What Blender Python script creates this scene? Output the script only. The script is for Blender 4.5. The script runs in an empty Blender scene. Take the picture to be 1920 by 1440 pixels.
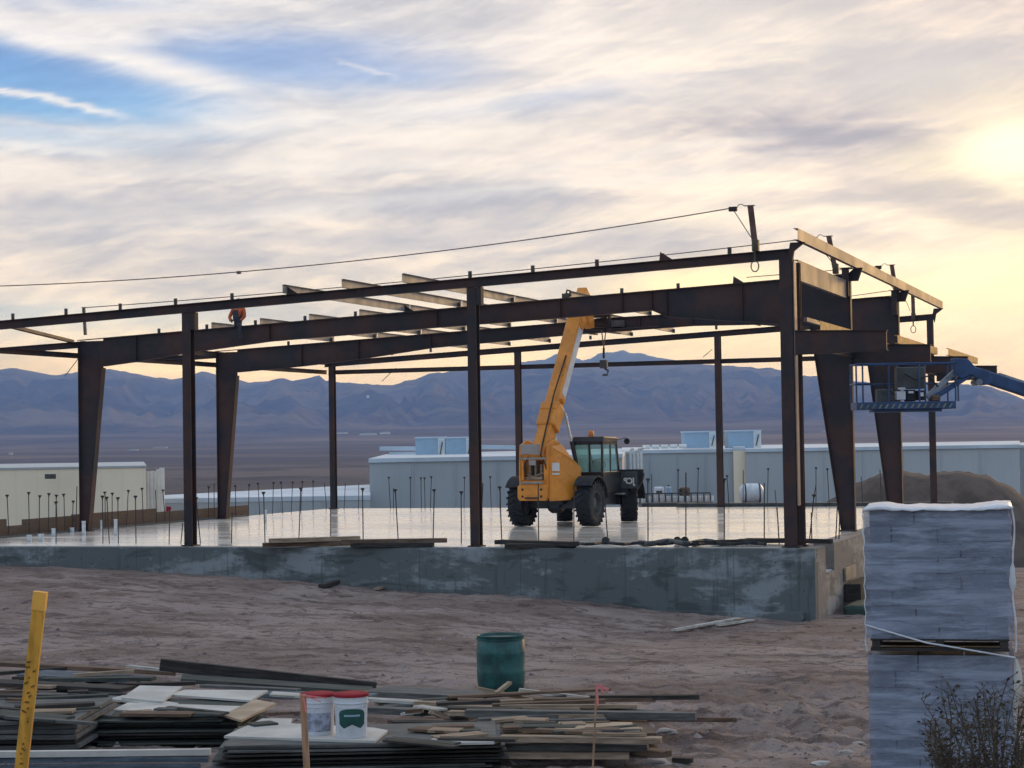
import bpy, bmesh, math, random
from mathutils import Vector, Matrix, noise
R = math.radians
PI = math.pi
random.seed(11)
scn = bpy.context.scene
COL = scn.collection

# ------------------------------------------------------------------ camera
CAM = Vector((8.3647, -42.7318, 2.3885))
YAW, PITCH, ROLL, FPX = 0.3315, 0.0288, -0.016, 3731.4
fwd = Vector((-math.sin(YAW)*math.cos(PITCH), math.cos(YAW)*math.cos(PITCH), math.sin(PITCH)))
rt0 = Vector((math.cos(YAW), math.sin(YAW), 0.0)); up0 = rt0.cross(fwd)
rgt = rt0*math.cos(ROLL)+up0*math.sin(ROLL); upv = -rt0*math.sin(ROLL)+up0*math.cos(ROLL)
cam = bpy.data.cameras.new('camera'); camo = bpy.data.objects.new('camera', cam); COL.objects.link(camo)
camo.matrix_world = Matrix(((rgt.x, upv.x, -fwd.x, CAM.x), (rgt.y, upv.y, -fwd.y, CAM.y), (rgt.z, upv.z, -fwd.z, CAM.z), (0, 0, 0, 1)))
cam.sensor_width = 36; cam.lens = FPX/1920*36; cam.clip_start = 0.3; cam.clip_end = 60000
scn.camera = camo

def ray(u, v): return fwd+rgt*((u-960)/FPX)+upv*((720-v)/FPX)
def dep(u, v, D): return CAM+ray(u, v)*D            # survey helper: point at a measured distance
def pz(u, v, z):
    d = ray(u, v); return CAM+d*((z-CAM.z)/d.z)
def py(u, v, y):
    d = ray(u, v); return CAM+d*((y-CAM.y)/d.y)
def px(u, v, x):
    d = ray(u, v); return CAM+d*((x-CAM.x)/d.x)

# ------------------------------------------------------------------ node helpers
class NT:
    def __init__(s, nt): s.nt = nt; s.L = nt.links
    def n(s, t, **kw):
        o = s.nt.nodes.new(t)
        for k, v in kw.items(): setattr(o, k, v)
        return o
    def set(s, sock, v):
        if isinstance(v, V): s.L.new(v.s, sock)
        elif hasattr(v, 'is_output'): s.L.new(v, sock)
        elif isinstance(v, (tuple, list)) and len(v) == 3 and sock.type == 'RGBA': sock.default_value = (*v, 1)
        else: sock.default_value = v
    def m(s, op, a, b=None, c=None, clamp=False):
        o = s.n('ShaderNodeMath', operation=op); o.use_clamp = clamp
        for i, x in enumerate((a, b, c)):
            if x is not None: s.set(o.inputs[i], x)
        return V(s, o.outputs[0])
    def mix(s, f, a, b, mode='MIX'):
        o = s.n('ShaderNodeMix', data_type='RGBA', blend_type=mode)
        s.set(o.inputs[0], f); s.set(o.inputs[6], a); s.set(o.inputs[7], b)
        return V(s, o.outputs[2])
    def ss(s, x, a, b):      # smoothstep
        o = s.n('ShaderNodeMapRange', interpolation_type='SMOOTHSTEP')
        s.set(o.inputs[0], x); o.inputs[1].default_value = a; o.inputs[2].default_value = b
        return V(s, o.outputs[0])
    def vec(s, x, y, z=0.0):
        o = s.n('ShaderNodeCombineXYZ')
        for i, k in enumerate((x, y, z)): s.set(o.inputs[i], k)
        return V(s, o.outputs[0])
    def noise(s, vec, scale=1.0, det=4, rough=.5, dist=0.0, out=0):
        o = s.n('ShaderNodeTexNoise'); s.set(o.inputs['Vector'], vec)
        o.inputs['Scale'].default_value = scale; o.inputs['Detail'].default_value = det
        o.inputs['Roughness'].default_value = rough; o.inputs['Distortion'].default_value = dist
        return V(s, o.outputs[out])
    def scalev(s, vec, sc):
        o = s.n('ShaderNodeMapping'); s.set(o.inputs[0], vec); o.inputs[3].default_value = sc
        return V(s, o.outputs[0])
class V:
    def __init__(s, N, sock): s.N = N; s.s = sock
    def __add__(s, o): return s.N.m('ADD', s, o)
    __radd__ = __add__
    def __sub__(s, o): return s.N.m('SUBTRACT', s, o)
    def __rsub__(s, o): return s.N.m('SUBTRACT', o, s)
    def __mul__(s, o): return s.N.m('MULTIPLY', s, o)
    __rmul__ = __mul__
    def __truediv__(s, o): return s.N.m('DIVIDE', s, o)
    def __rtruediv__(s, o): return s.N.m('DIVIDE', o, s)

# ------------------------------------------------------------------ world: sunset sky behind cirrus
SUN_AZ, SUN_EL = -0.20, R(6.0)           # azimuth measured from +Y towards +X
w = bpy.data.worlds.new('World'); scn.world = w; w.use_nodes = True
w.node_tree.nodes.clear(); N = NT(w.node_tree)
tc = N.n('ShaderNodeTexCoord'); sep = N.n('ShaderNodeSeparateXYZ'); N.L.new(tc.outputs['Generated'], sep.inputs[0])
dx, dy, dz = [V(N, sep.outputs[i]) for i in range(3)]
az = N.m('ARCTAN2', dx, dy)+YAW
hor = N.m('SQRT', dx*dx+dy*dy)
el = dz/N.m('MAXIMUM', hor, .02)
el = N.m('MINIMUM', el, 4.0)
def ae(u, v): return (u-960)/FPX, (827-v)/FPX-.016*(u-960)/FPX
# sky proper
sky = N.n('ShaderNodeTexSky', sky_type='NISHITA'); sky.sun_disc = False
sky.sun_elevation = SUN_EL; sky.sun_rotation = SUN_AZ; sky.air_density = 1.2; sky.dust_density = 2.0; sky.ozone_density = 2.0
skc = N.mix(1.0, V(N, sky.outputs[0]), (.13, .13, .13), 'MULTIPLY')
# cloud streak fields (azimuth / elevation of the real sky directions)
def ae2(u, v): return ae(u, v)
warp = N.noise(N.vec(az*6.0, el*16.0, 3.1), 1.0, 4)-.5
warp2 = N.noise(N.vec(az*20.0, el*60.0, 1.1), 1.0, 3)-.5
e1 = el-az*.06+warp*.030+warp2*.006
e2 = el+az*.10+warp*.045
e3 = el-az*.34+warp*.020
s1 = N.noise(N.vec(az*8.0, e1*46.0, 0.0), 1.0, 8, .58)
s2 = N.noise(N.vec(az*6.0+4.0, e2*30.0, 7.0), 1.0, 7, .60)
s3 = N.noise(N.vec(az*22.0, e3*210.0, 2.0), 1.0, 5, .6)
s4 = N.noise(N.vec(az*22.0, e1*110.0+warp2*.5, 4.4), 1.0, 6, .62)
big = N.noise(N.vec(az*4.0, el*10.0, 5.5), 1.0, 2, .5)
st = s1*.42+s2*.20+s3*.05+s4*.10+big*.36
light = N.ss(st, .46, .645)
def blob(u, v, ru, rv, ang=0.0, soft=1.0, wob=.5):
    a0, e0 = ae(u, v); a = az-a0; e = el-e0; c, s_ = math.cos(ang), math.sin(ang)
    p = (a*c+e*s_)/(ru/FPX); q = (e*c-a*s_)/(rv/FPX)
    d = N.m('SQRT', p*p+q*q)+(s2-.5)*wob+(s1-.5)*wob+(s4-.5)*wob*.6
    return 1.0-N.ss(d, 1.0-soft*.9, 1.0+soft*.4)
low = 1.0-N.ss(el, .030, .062)
mid = 1.0-N.ss(el, .05, .20)
right = N.ss(az, -.12, .28)
dark_c = N.mix(mid, (.43, .43, .45), (.36, .335, .335))
dark_c = N.mix(right*.8, dark_c, (.50, .43, .39))
bright_c = N.mix(mid, (.65, .62, .61), (.70, .585, .49))
bright_c = N.mix(right, bright_c, (.86, .71, .56))
cl = N.mix(light, dark_c, bright_c)
cl = N.mix(low*.85, cl, N.mix(N.ss(s1, .4, .62), (.68, .50, .36), (.88, .62, .39)))
for (u, v, ru, rv, k, c, wb) in [(1990, 330, 300, 170, .5, (1.02, .86, .53), 1.6), (1890, 300, 90, 55, .7, (1.15, 1.05, .76), 1.2), (1290, 524, 190, 34, .9, (1.15, .88, .40), .9), (1620, 560, 420, 90, .65, (.98, .76, .42), 1.6), (1450, 90, 420, 100, .35, (.86, .78, .66), 1.8), (1130, 640, 560, 45, .35, (.92, .68, .37), 1.0), (1840, 530, 240, 70, .75, (1.02, .84, .52), 1.6), (1420, 400, 330, 24, .5, (.92, .80, .62), 1.5), (900, 240, 330, 26, .35, (.80, .72, .62), 1.6)]:
    cl = N.mix(blob(u, v, ru, rv, .02, 1.0, wb)*k, cl, c)
for (u, v, ru, rv, an, k, c) in [(1500, 248, 230, 34, -.06, .95, (.33, .305, .31)), (1640, 372, 240, 26, .04, .5, (.43, .38, .36)), (1850, 405, 200, 34, -.1, .8, (.46, .40, .36)), (1740, 120, 240, 60, .05, .5, (.50, .47, .45)),
                       (330, 400, 560, 46, .03, .75, (.365, .36, .385)), (740, 450, 520, 34, 0, .7, (.37, .36, .385)), (1050, 190, 330, 30, .14, .6, (.38, .40, .46)), (1000, 520, 420, 38, .02, .5, (.37, .36, .37)), (1560, 130, 260, 26, .1, .35, (.47, .43, .41)), (200, 600, 420, 26, 0, .5, (.40, .40, .40)), (1250, 455, 300, 20, .05, .5, (.42, .39, .38))]:
    cl = N.mix(blob(u, v, ru, rv, an, 1.0, 1.6)*k, cl, c)
# clear blue gaps
g = N.m('MAXIMUM', blob(60, 160, 470, 92, -.13, .5, .45)*1.0, blob(530, 118, 370, 70, -.02, .8, .8)*.90)
g = N.m('MAXIMUM', g, blob(60, 262, 300, 36, -.05, 1.0, 1.0)*.5)
g = N.m('MAXIMUM', g, blob(1060, 172, 220, 20, .15, 1.0, 1.0)*.40)
g = N.m('MAXIMUM', g, blob(200, 18, 260, 22, 0, 1.0, 1.4)*.35)
g = N.m('MAXIMUM', g, blob(100, 590, 420, 30, 0, 1.0, 1.0)*.18)
blue = N.mix(.10, N.mix(N.ss(el, .145, .20), (.10, .33, .62), (.045, .20, .50)), skc)
cl = N.mix(g, cl, blue)
def streak(u0, v0, u1, v1, wd, k):
    a0, e0 = ae(u0, v0); a1, e1_ = ae(u1, v1); L = math.hypot(a1-a0, e1_-e0); c, s_ = (a1-a0)/L, (e1_-e0)/L
    p = ((az-a0)*c+(el-e0)*s_)/L; q = ((el-e0)*c-(az-a0)*s_)+(s3-.5)*.008+(s1-.5)*.008+warp2*.004
    f = N.m('EXPONENT', q*q*(-1.0/(wd/FPX)**2))
    return f*N.ss(p, -.15, .2)*(1.0-N.ss(p, .75, 1.1))*k
for a in [(-150, 25, 520, 188, 26, .92), (60, 10, 300, 90, 14, .5), (-80, 168, 260, 224, 8, .8), (-100, 274, 230, 305, 9, .6), (200, 268, 1000, 185, 20, .5), (350, 420, 1500, 300, 16, .35), (640, 105, 760, 150, 5, .35), (250, 330, 900, 300, 14, .3), (900, 330, 1500, 250, 12, .3)]:
    cl = N.mix(streak(*a), cl, (.70, .67, .66))
cl = N.mix(1.0, cl, N.mix(N.ss(s4*.65+s3*.35, .34, .66), (.78, .78, .81), (.95, .93, .93)), 'MULTIPLY')
# the rest of the dome: cool overcast blue behind the viewer and overhead
away = N.ss(N.m('ABSOLUTE', az-.05), .45, 1.5)
over = N.ss(el, .28, 1.4)
back_c = N.mix(N.ss(s2, .35, .7), (.28, .375, .52), (.43, .495, .60))
cl = N.mix(N.m('MAXIMUM', away, over*.85), cl, back_c)
# light lost in the valley air on its way to the viewer
Lk = N.m('MINIMUM', 11.5, .60/N.m('MAXIMUM', el, .02))
cr = N.vec(N.m('EXPONENT', Lk*.033), N.m('EXPONENT', Lk*.049), N.m('EXPONENT', Lk*.103))
cl = N.mix(1.0, cl, cr, 'MULTIPLY')
cl = N.mix(N.ss(el, -.02, -.10), cl, (.12, .10, .10))
bg = N.n('ShaderNodeBackground'); N.set(bg.inputs[0], cl); bg.inputs[1].default_value = 1.0
wo = N.n('ShaderNodeOutputWorld'); N.L.new(bg.outputs[0], wo.inputs[0])

# ------------------------------------------------------------------ sun (veiled by cloud)
sl = bpy.data.lights.new('sun', 'SUN'); sl.energy = 0.7; sl.angle = R(12); sl.color = (1.0, .70, .44)
so = bpy.data.objects.new('sun', sl); COL.objects.link(so)
sd = Vector((math.sin(.12)*math.cos(R(8)), math.cos(.12)*math.cos(R(8)), math.sin(R(8))))
so.rotation_euler = sd.to_track_quat('Z', 'Y').to_euler(); so.location = (40, 60, 30)
scn.view_settings.view_transform = 'Standard'; scn.view_settings.look = 'None'
scn.view_settings.exposure = 0.60; scn.view_settings.gamma = 1
scn.cycles.max_bounces = 6; scn.cycles.transparent_max_bounces = 12; scn.cycles.volume_bounces = 0
scn.cycles.use_denoising = True

# ------------------------------------------------------------------ object helpers
def tag(o, label=None, cat=None, group=None, kind=None):
    if label: o['label'] = label
    if cat: o['category'] = cat
    if group: o['group'] = group
    if kind: o['kind'] = kind
    return o
def empty(name, loc=(0, 0, 0), rz=0.0):
    o = bpy.data.objects.new(name, None); COL.objects.link(o); o.location = loc; o.rotation_euler = (0, 0, rz); o.empty_display_size = .2
    return o
class MB:
    def __init__(s): s.v = []; s.f = []
    def add(s, vs, fs):
        b = len(s.v); s.v += [tuple(x) for x in vs]; s.f += [tuple(i+b for i in f) for f in fs]; return s
    def hexa(s, p): return s.add(p, [(0, 3, 2, 1), (4, 5, 6, 7), (0, 1, 5, 4), (1, 2, 6, 5), (2, 3, 7, 6), (3, 0, 4, 7)])
    def box(s, x0, x1, y0, y1, z0, z1): return s.hexa([(x0, y0, z0), (x1, y0, z0), (x1, y1, z0), (x0, y1, z0), (x0, y0, z1), (x1, y0, z1), (x1, y1, z1), (x0, y1, z1)])
    def bar(s, a, b, w_, h, up=(0, 0, 1), off=(0, 0)):
        a = Vector(a); b = Vector(b); d = (b-a).normalized(); up = Vector(up)
        if abs(d.dot(up)) > .98: up = Vector((0, 1, 0))
        r = d.cross(up).normalized(); u = r.cross(d)
        o = r*off[0]+u*off[1]
        c = [(-1, -1), (1, -1), (1, 1), (-1, 1)]
        return s.hexa([a+o+r*x*w_/2+u*y*h/2 for x, y in c]+[b+o+r*x*w_/2+u*y*h/2 for x, y in c])
    def ibeam(s, a, b, w_, h, tf=.014, tw=.010, up=(0, 0, 1)):
        s.bar(a, b, w_, tf, up, (0, h/2-tf/2)); s.bar(a, b, w_, tf, up, (0, -h/2+tf/2)); s.bar(a, b, tw, h-2*tf, up); return s
    def cee(s, a, b, w_, h, t=.006, side=1, up=(0, 0, 1)):
        s.bar(a, b, t, h, up, (-side*w_/2, 0)); s.bar(a, b, w_-t, t, up, (side*t*.5, h/2-t/2)); s.bar(a, b, w_-t, t, up, (side*t*.5, -h/2+t/2)); return s
    def tube(s, pts, r, n=8, caps=True):
        pts = [Vector(p) for p in pts]; rings = []
        for i, p in enumerate(pts):
            d = (pts[min(i+1, len(pts)-1)]-pts[max(i-1, 0)]).normalized()
            u = Vector((0, 0, 1)) if abs(d.z) < .95 else Vector((0, 1, 0))
            a = d.cross(u).normalized(); b = a.cross(d); rr = r[i] if isinstance(r, (list, tuple)) else r
            rings.append([p+a*rr*math.cos(2*PI*k/n)+b*rr*math.sin(2*PI*k/n) for k in range(n)])
        vs = [q for g_ in rings for q in g_]; fs = []
        for i in range(len(pts)-1):
            for k in range(n): fs.append((i*n+k, i*n+(k+1) % n, (i+1)*n+(k+1) % n, (i+1)*n+k))
        if caps: fs += [tuple(range(n-1, -1, -1)), tuple(range((len(pts)-1)*n, len(pts)*n))]
        return s.add(vs, fs)
    def lathe(s, prof, n=24, c=(0, 0, 0), axis='z', caps=True):
        c = Vector(c); vs = []; fs = []
        for (r, z) in prof:
            for k in range(n):
                a = 2*PI*k/n; x, y = r*math.cos(a), r*math.sin(a)
                vs.append(c+(Vector((x, y, z)) if axis == 'z' else Vector((z, x, y)) if axis == 'x' else Vector((x, z, y))))
        for i in range(len(prof)-1):
            for k in range(n): fs.append((i*n+k, i*n+(k+1) % n, (i+1)*n+(k+1) % n, (i+1)*n+k))
        if caps: fs += [tuple(range(n-1, -1, -1)), tuple(range((len(prof)-1)*n, len(prof)*n))]
        return s.add(vs, fs)
    def prism(s, poly, ext):            # planar polygon extruded by vector ext
        n = len(poly); e = Vector(ext); vs = [Vector(p) for p in poly]+[Vector(p)+e for p in poly]
        return s.add(vs, [tuple(range(n-1, -1, -1)), tuple(range(n, 2*n))]+[(i, (i+1) % n, n+(i+1) % n, n+i) for i in range(n)])
    def build(s, name, mat, parent=None, smooth=False, bevel=0.0):
        me = bpy.data.meshes.new(name); me.from_pydata(s.v, [], s.f); me.validate(); me.update()
        bm = bmesh.new(); bm.from_mesh(me); bmesh.ops.recalc_face_normals(bm, faces=bm.faces); bm.to_mesh(me); bm.free()
        me.materials.append(mat)
        if smooth:
            for p in me.polygons: p.use_smooth = True
        o = bpy.data.objects.new(name, me); COL.objects.link(o)
        if parent: o.parent = parent
        if smooth:
            m_ = o.modifiers.new('split', 'EDGE_SPLIT'); m_.split_angle = R(38)
        if bevel:
            m_ = o.modifiers.new('bevel', 'BEVEL'); m_.width = bevel; m_.segments = 2; m_.limit_method = 'ANGLE'
        return o
def copy_tree(o, parent=None):
    c = o.copy(); COL.objects.link(c); c.parent = parent
    for ch in [x for x in COL.objects if x.parent == o]: copy_tree(ch, c)
    return c
def fbm(x, y, z=0.0, o=4):
    v = 0; a = .5; 
    for i in range(o): v += a*noise.noise((x, y, z)); x *= 2.03; y *= 2.03; z += 7.1; a *= .5
    return v
def lerp_tab(t, x):
    if x <= t[0][0]: return t[0][1]
    for (a, b), (c, d) in zip(t, t[1:]):
        if x <= c: return b+(d-b)*(x-a)/(c-a)
    return t[-1][1]
def sstep(a, b, x):
    t = max(0, min(1, (x-a)/(b-a))); return t*t*(3-2*t)

# ------------------------------------------------------------------ materials
def mat(name, col, rough=.6, metal=0.0, var=.25, vs=3.0, col2=None, bump=0.0, bs=20.0, spec=.5, stretch=(1, 1, 1), coord='Object', grime=0.0):
    m_ = bpy.data.materials.new(name); m_.use_nodes = True; N = NT(m_.node_tree); b = m_.node_tree.nodes['Principled BSDF']
    tc = N.n('ShaderNodeTexCoord'); v = N.scalev(V(N, tc.outputs[coord]), stretch)
    n1 = N.noise(v, vs, 5, .6)
    c2 = col2 or tuple(x*(1-var) for x in col); c1 = col if col2 else tuple(min(1, x*(1+var)) for x in col)
    c = N.mix(N.ss(n1, .38, .62), c1, c2)
    if grime:
        n2 = N.noise(v, vs*4.7, 6, .7); c = N.mix(N.ss(n2, .5, .72)*grime, c, tuple(x*.35 for x in col))
    N.set(b.inputs['Base Color'], c)
    r = n1*.25+(rough-.125); N.set(b.inputs['Roughness'], r)
    b.inputs['Metallic'].default_value = metal; b.inputs['Specular IOR Level'].default_value = spec
    if bump:
        bp = N.n('ShaderNodeBump'); bp.inputs['Strength'].default_value = bump; bp.inputs['Distance'].default_value = .02
        N.set(bp.inputs['Height'], N.noise(v, bs, 6, .65)); N.L.new(bp.outputs[0], b.inputs['Normal'])
    return m_
M = {}
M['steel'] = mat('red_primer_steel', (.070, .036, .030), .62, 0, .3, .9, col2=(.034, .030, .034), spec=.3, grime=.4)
M['steel_tan'] = mat('tan_lit_steel', (.20, .152, .145), .55, 0, .12, 1.0, spec=.4)  # tan strut colour; on the side members it holds the sky's light
M['galv'] = mat('galvanised_steel', (.30, .27, .25), .5, .2, .15, 2.0)
M['rusty'] = mat('rusty_steel', (.12, .06, .05), .75)
M['clip'] = mat('clip_steel', (.10, .085, .08), .6)
M['black'] = mat('black_rubber', (.018, .019, .021), .75, 0, .3, 6, bump=.2, bs=40)
M['blackpaint'] = mat('black_paint', (.018, .018, .020), .35, 0, .2, 3)
M['rimgrey'] = mat('dusty_rim', (.10, .095, .09), .7)
M['greydark'] = mat('dark_grey_plastic', (.06, .065, .065), .55)
M['yellow'] = mat('telehandler_yellow', (.76, .275, .030), .45, 0, .10, 1.6, grime=.45)
M['chrome'] = mat('chrome_rod', (.6, .6, .6), .2, .9, .05)
M['white'] = mat('white_paint', (.72, .72, .70), .5, 0, .05)
M['plastic_white'] = mat('white_plastic', (.62, .64, .68), .45, 0, .10, 4, grime=.22)
M['red'] = mat('red_plastic', (.26, .02, .03), .8, 0, .2, spec=.15)
M['pink'] = mat('pink_ribbon', (.75, .22, .22), .5, 0, .15)
M['teal'] = mat('green_plastic', (.014, .085, .082), .5, 0, .35, 5, bump=.25, bs=5, grime=.5)
M['emblem'] = mat('dark_green_print', (.01, .07, .06), .5)
M['blue'] = mat('lift_blue_paint', (.018, .055, .15), .4, 0, .2, 4)
M['bluegrey'] = mat('lift_grey_paint', (.22, .25, .30), .45)
M['amber'] = mat('amber_lens', (.80, .22, .02), .25, 0, .05)
M['orange_vest'] = mat('orange_vest', (.50, .10, .025), .8)
M['denim'] = mat('dark_trousers', (.03, .032, .045), .85)
M['skin'] = mat('skin', (.35, .19, .13), .6)
def cladding(name, col):
    m_ = mat(name, col, .55, 0, .05, .05, grime=.10); N = NT(m_.node_tree); b = m_.node_tree.nodes['Principled BSDF']; tc = N.n('ShaderNodeTexCoord')
    sp = N.n('ShaderNodeSeparateXYZ'); N.set(sp.inputs[0], V(N, tc.outputs['Object'])); X = V(N, sp.outputs[0]); f = N.m('ABSOLUTE', N.m('FRACT', X/.9)-.5)
    old = b.inputs['Base Color'].links[0].from_socket; n_ = N.noise(N.vec(X*.35, V(N, sp.outputs[2])*.12, 0.0), 1.0, 5, .6)
    N.set(b.inputs['Base Color'], N.mix(N.ss(n_, .48, .66)*.14+(1.0-N.ss(f, .0, .07))*.13, V(N, old), tuple(x*.6 for x in col))); return m_
M['cream_wall'] = cladding('cream_metal_cladding', (.92, .79, .60))
M['gray_wall'] = cladding('grey_blue_cladding', (.38, .42, .45))
M['gray_wall2'] = cladding('grey_blue_cladding_light', (.42, .45, .47))
if 0: mat('cream_metal_cladding', (.92, .79, .60), .55, 0, .05, .05)
M['x1'] = mat('grey_blue_cladding', (.38, .42, .45), .55, 0, .06, .06)
M['x2'] = mat('grey_blue_cladding_light', (.42, .45, .47), .55, 0, .06, .06)
M['roof_metal'] = mat('pale_roof_metal', (.50, .58, .66), .45, 0, .1, .2)
M['hvac'] = mat('hvac_blue_grey', (.30, .42, .54), .5, 0, .08, .5)
M['pvc'] = mat('white_pvc', (.55, .57, .60), .45)
M['rebar'] = mat('rebar', (.05, .038, .035), .8)
M['rope'] = mat('steel_cable', (.10, .09, .085), .5, .5)
M['hook'] = mat('olive_strap', (.075, .062, .040), .6)
M['osb_lit'] = mat('sunlit_osb', (.80, .42, .13), .7, 0, .25, 9, stretch=(1, 1, 1))  # OSB tone with the orange sunlight put into it
M['tarp'] = mat('dark_green_tarp', (.03, .06, .05), .7)
M['stake'] = mat('orange_stake_wood', (.58, .29, .035), .75, 0, .2, 14, stretch=(3, 3, .5), bump=.2)
M['stakewood'] = mat('pale_stake_wood', (.34, .20, .12), .8, 0, .25, 9, stretch=(3, 3, .4))
M['ink'] = mat('black_marker', (.17, .085, .015), .8)
M['rock'] = mat('pale_rock', (.38, .33, .30), .9, bump=.5)
M['chev'] = mat('faded_yellow', (.20, .22, .16), .6)
for nm, c in [('wood_grey', (.12, .12, .115)), ('wood_brown', (.15, .098, .068)), ('wood_tan', (.32, .235, .165)), ('wood_dark', (.045, .04, .036)), ('wood_pale', (.46, .44, .40)), ('wood_green', (.062, .070, .062)), ('wood_blue', (.095, .12, .145))]:
    M[nm] = mat(nm, c, .8, 0, .28, 5, stretch=(.6, 5, 5), bump=.35, bs=14, spec=.25, grime=.45)
M['ply'] = mat('pale_plywood', (.50, .48, .44), .7, 0, .12, 1.6, bump=.15, grime=.15, spec=.3)
M['ply_warm'] = mat('warm_plywood', (.40, .30, .21), .75, 0, .15, 2.0, bump=.15, grime=.25, spec=.3)
M['twig'] = mat('dry_twig', (.085, .066, .048), .9)
M['leaf'] = mat('dusty_leaf', (.085, .068, .045), .85, 0, .4, 8)

def wet_slab():
    m_ = bpy.data.materials.new('wet_concrete_slab'); m_.use_nodes = True; N = NT(m_.node_tree); b = m_.node_tree.nodes['Principled BSDF']
    tc = N.n('ShaderNodeTexCoord'); P = V(N, tc.outputs['Object'])
    n1 = N.noise(N.scalev(P, (.12, .5, 1)), 1.0, 5, .6); n2 = N.noise(N.scalev(P, (.14, .34, 1)), 1.0, 4, .6, .8)
    N.set(b.inputs['Base Color'], N.mix(N.ss(n1, .4, .65), (.66, .60, .53), (.80, .74, .66)))
    sp = N.n('ShaderNodeSeparateXYZ'); N.set(sp.inputs[0], P); X_, Y_ = V(N, sp.outputs[0]), V(N, sp.outputs[1])
    jt = N.m('MAXIMUM', 1.0-N.ss(N.m('ABSOLUTE', N.m('FRACT', X_/3.65)-.5), .0, .006), 1.0-N.ss(N.m('ABSOLUTE', N.m('FRACT', Y_/4.2)-.5), .0, .012))
    tm = N.noise(N.vec(X_*.10+n1*.6, Y_*2.4, 0.0), 1.0, 3, .5)
    N.set(b.inputs['Roughness'], N.ss(n2, .48, .62)*.16+.17+jt*.3+N.ss(tm, .60, .68)*.10)
    b.inputs['IOR'].default_value = 1.7
    b.inputs['Coat Weight'].default_value = .35; b.inputs['Coat Roughness'].default_value = .10
    return m_
M['slab'] = wet_slab()
def stained_concrete(name, dark, lite, k=1.0):
    m_ = bpy.data.materials.new(name); m_.use_nodes = True; N = NT(m_.node_tree); b = m_.node_tree.nodes['Principled BSDF']
    tc = N.n('ShaderNodeTexCoord'); P = V(N, tc.outputs['Object'])
    n1 = N.noise(N.scalev(P, (.33, .33, 1.1)), 1.0, 6, .62, .6); n2 = N.noise(N.scalev(P, (1.6, 1.6, 3.0)), 1.0, 6, .7); n3 = N.noise(N.scalev(P, (4, 4, .6)), 1.0, 4, .6)
    c = N.mix(N.ss(n1*.62+n2*.28+n3*.10, .495, .575), dark, lite)
    n4 = N.noise(N.scalev(P, (.75, .75, 2.6)), 1.0, 5, .6, .8); c = N.mix(N.ss(n4, .53, .63)*.65, c, tuple(x*.42 for x in dark))
    c = N.mix(N.ss(n2, .58, .72)*.45, c, tuple(min(1, x*1.35) for x in lite))
    c = N.mix(N.ss(n3, .58, .75)*.45, c, tuple(x*.55 for x in dark))
    sp = N.n('ShaderNodeSeparateXYZ'); N.set(sp.inputs[0], P); X = V(N, sp.outputs[0])
    j = N.m('ABSOLUTE', N.m('FRACT', X/2.44)-.5)          # form panel joints
    c = N.mix(N.ss(j, .008, .0)*.5, c, tuple(x*.4 for x in dark))
    Z_ = V(N, sp.outputs[2]); th = N.m('SQRT', (N.m('FRACT', X/.61)-.5)*(N.m('FRACT', X/.61)-.5)*.372+(N.m('FRACT', Z_/.61)-.5)*(N.m('FRACT', Z_/.61)-.5)*.372)
    c = N.mix((1.0-N.ss(th, .012, .022))*.8, c, tuple(x*.3 for x in dark))
    dr = N.noise(N.vec(X*7.0, Z_*.5, 0.0), 1.0, 4, .6); c = N.mix(N.ss(dr, .57, .66)*.5, c, tuple(x*.5 for x in dark))
    c = N.mix(N.ss(Z_+n1*.5, -.55, -1.5)*.0, c, c)
    N.set(b.inputs['Base Color'], c); b.inputs['Roughness'].default_value = .8
    bp = N.n('ShaderNodeBump'); bp.inputs['Strength'].default_value = .35; bp.inputs['Distance'].default_value = .03
    N.set(bp.inputs['Height'], n2); N.L.new(bp.outputs[0], b.inputs['Normal'])
    return m_
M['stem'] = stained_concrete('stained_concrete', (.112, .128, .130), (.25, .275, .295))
M['stem_side'] = stained_concrete('pale_concrete', (.22, .19, .17), (.36, .32, .29))
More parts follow.
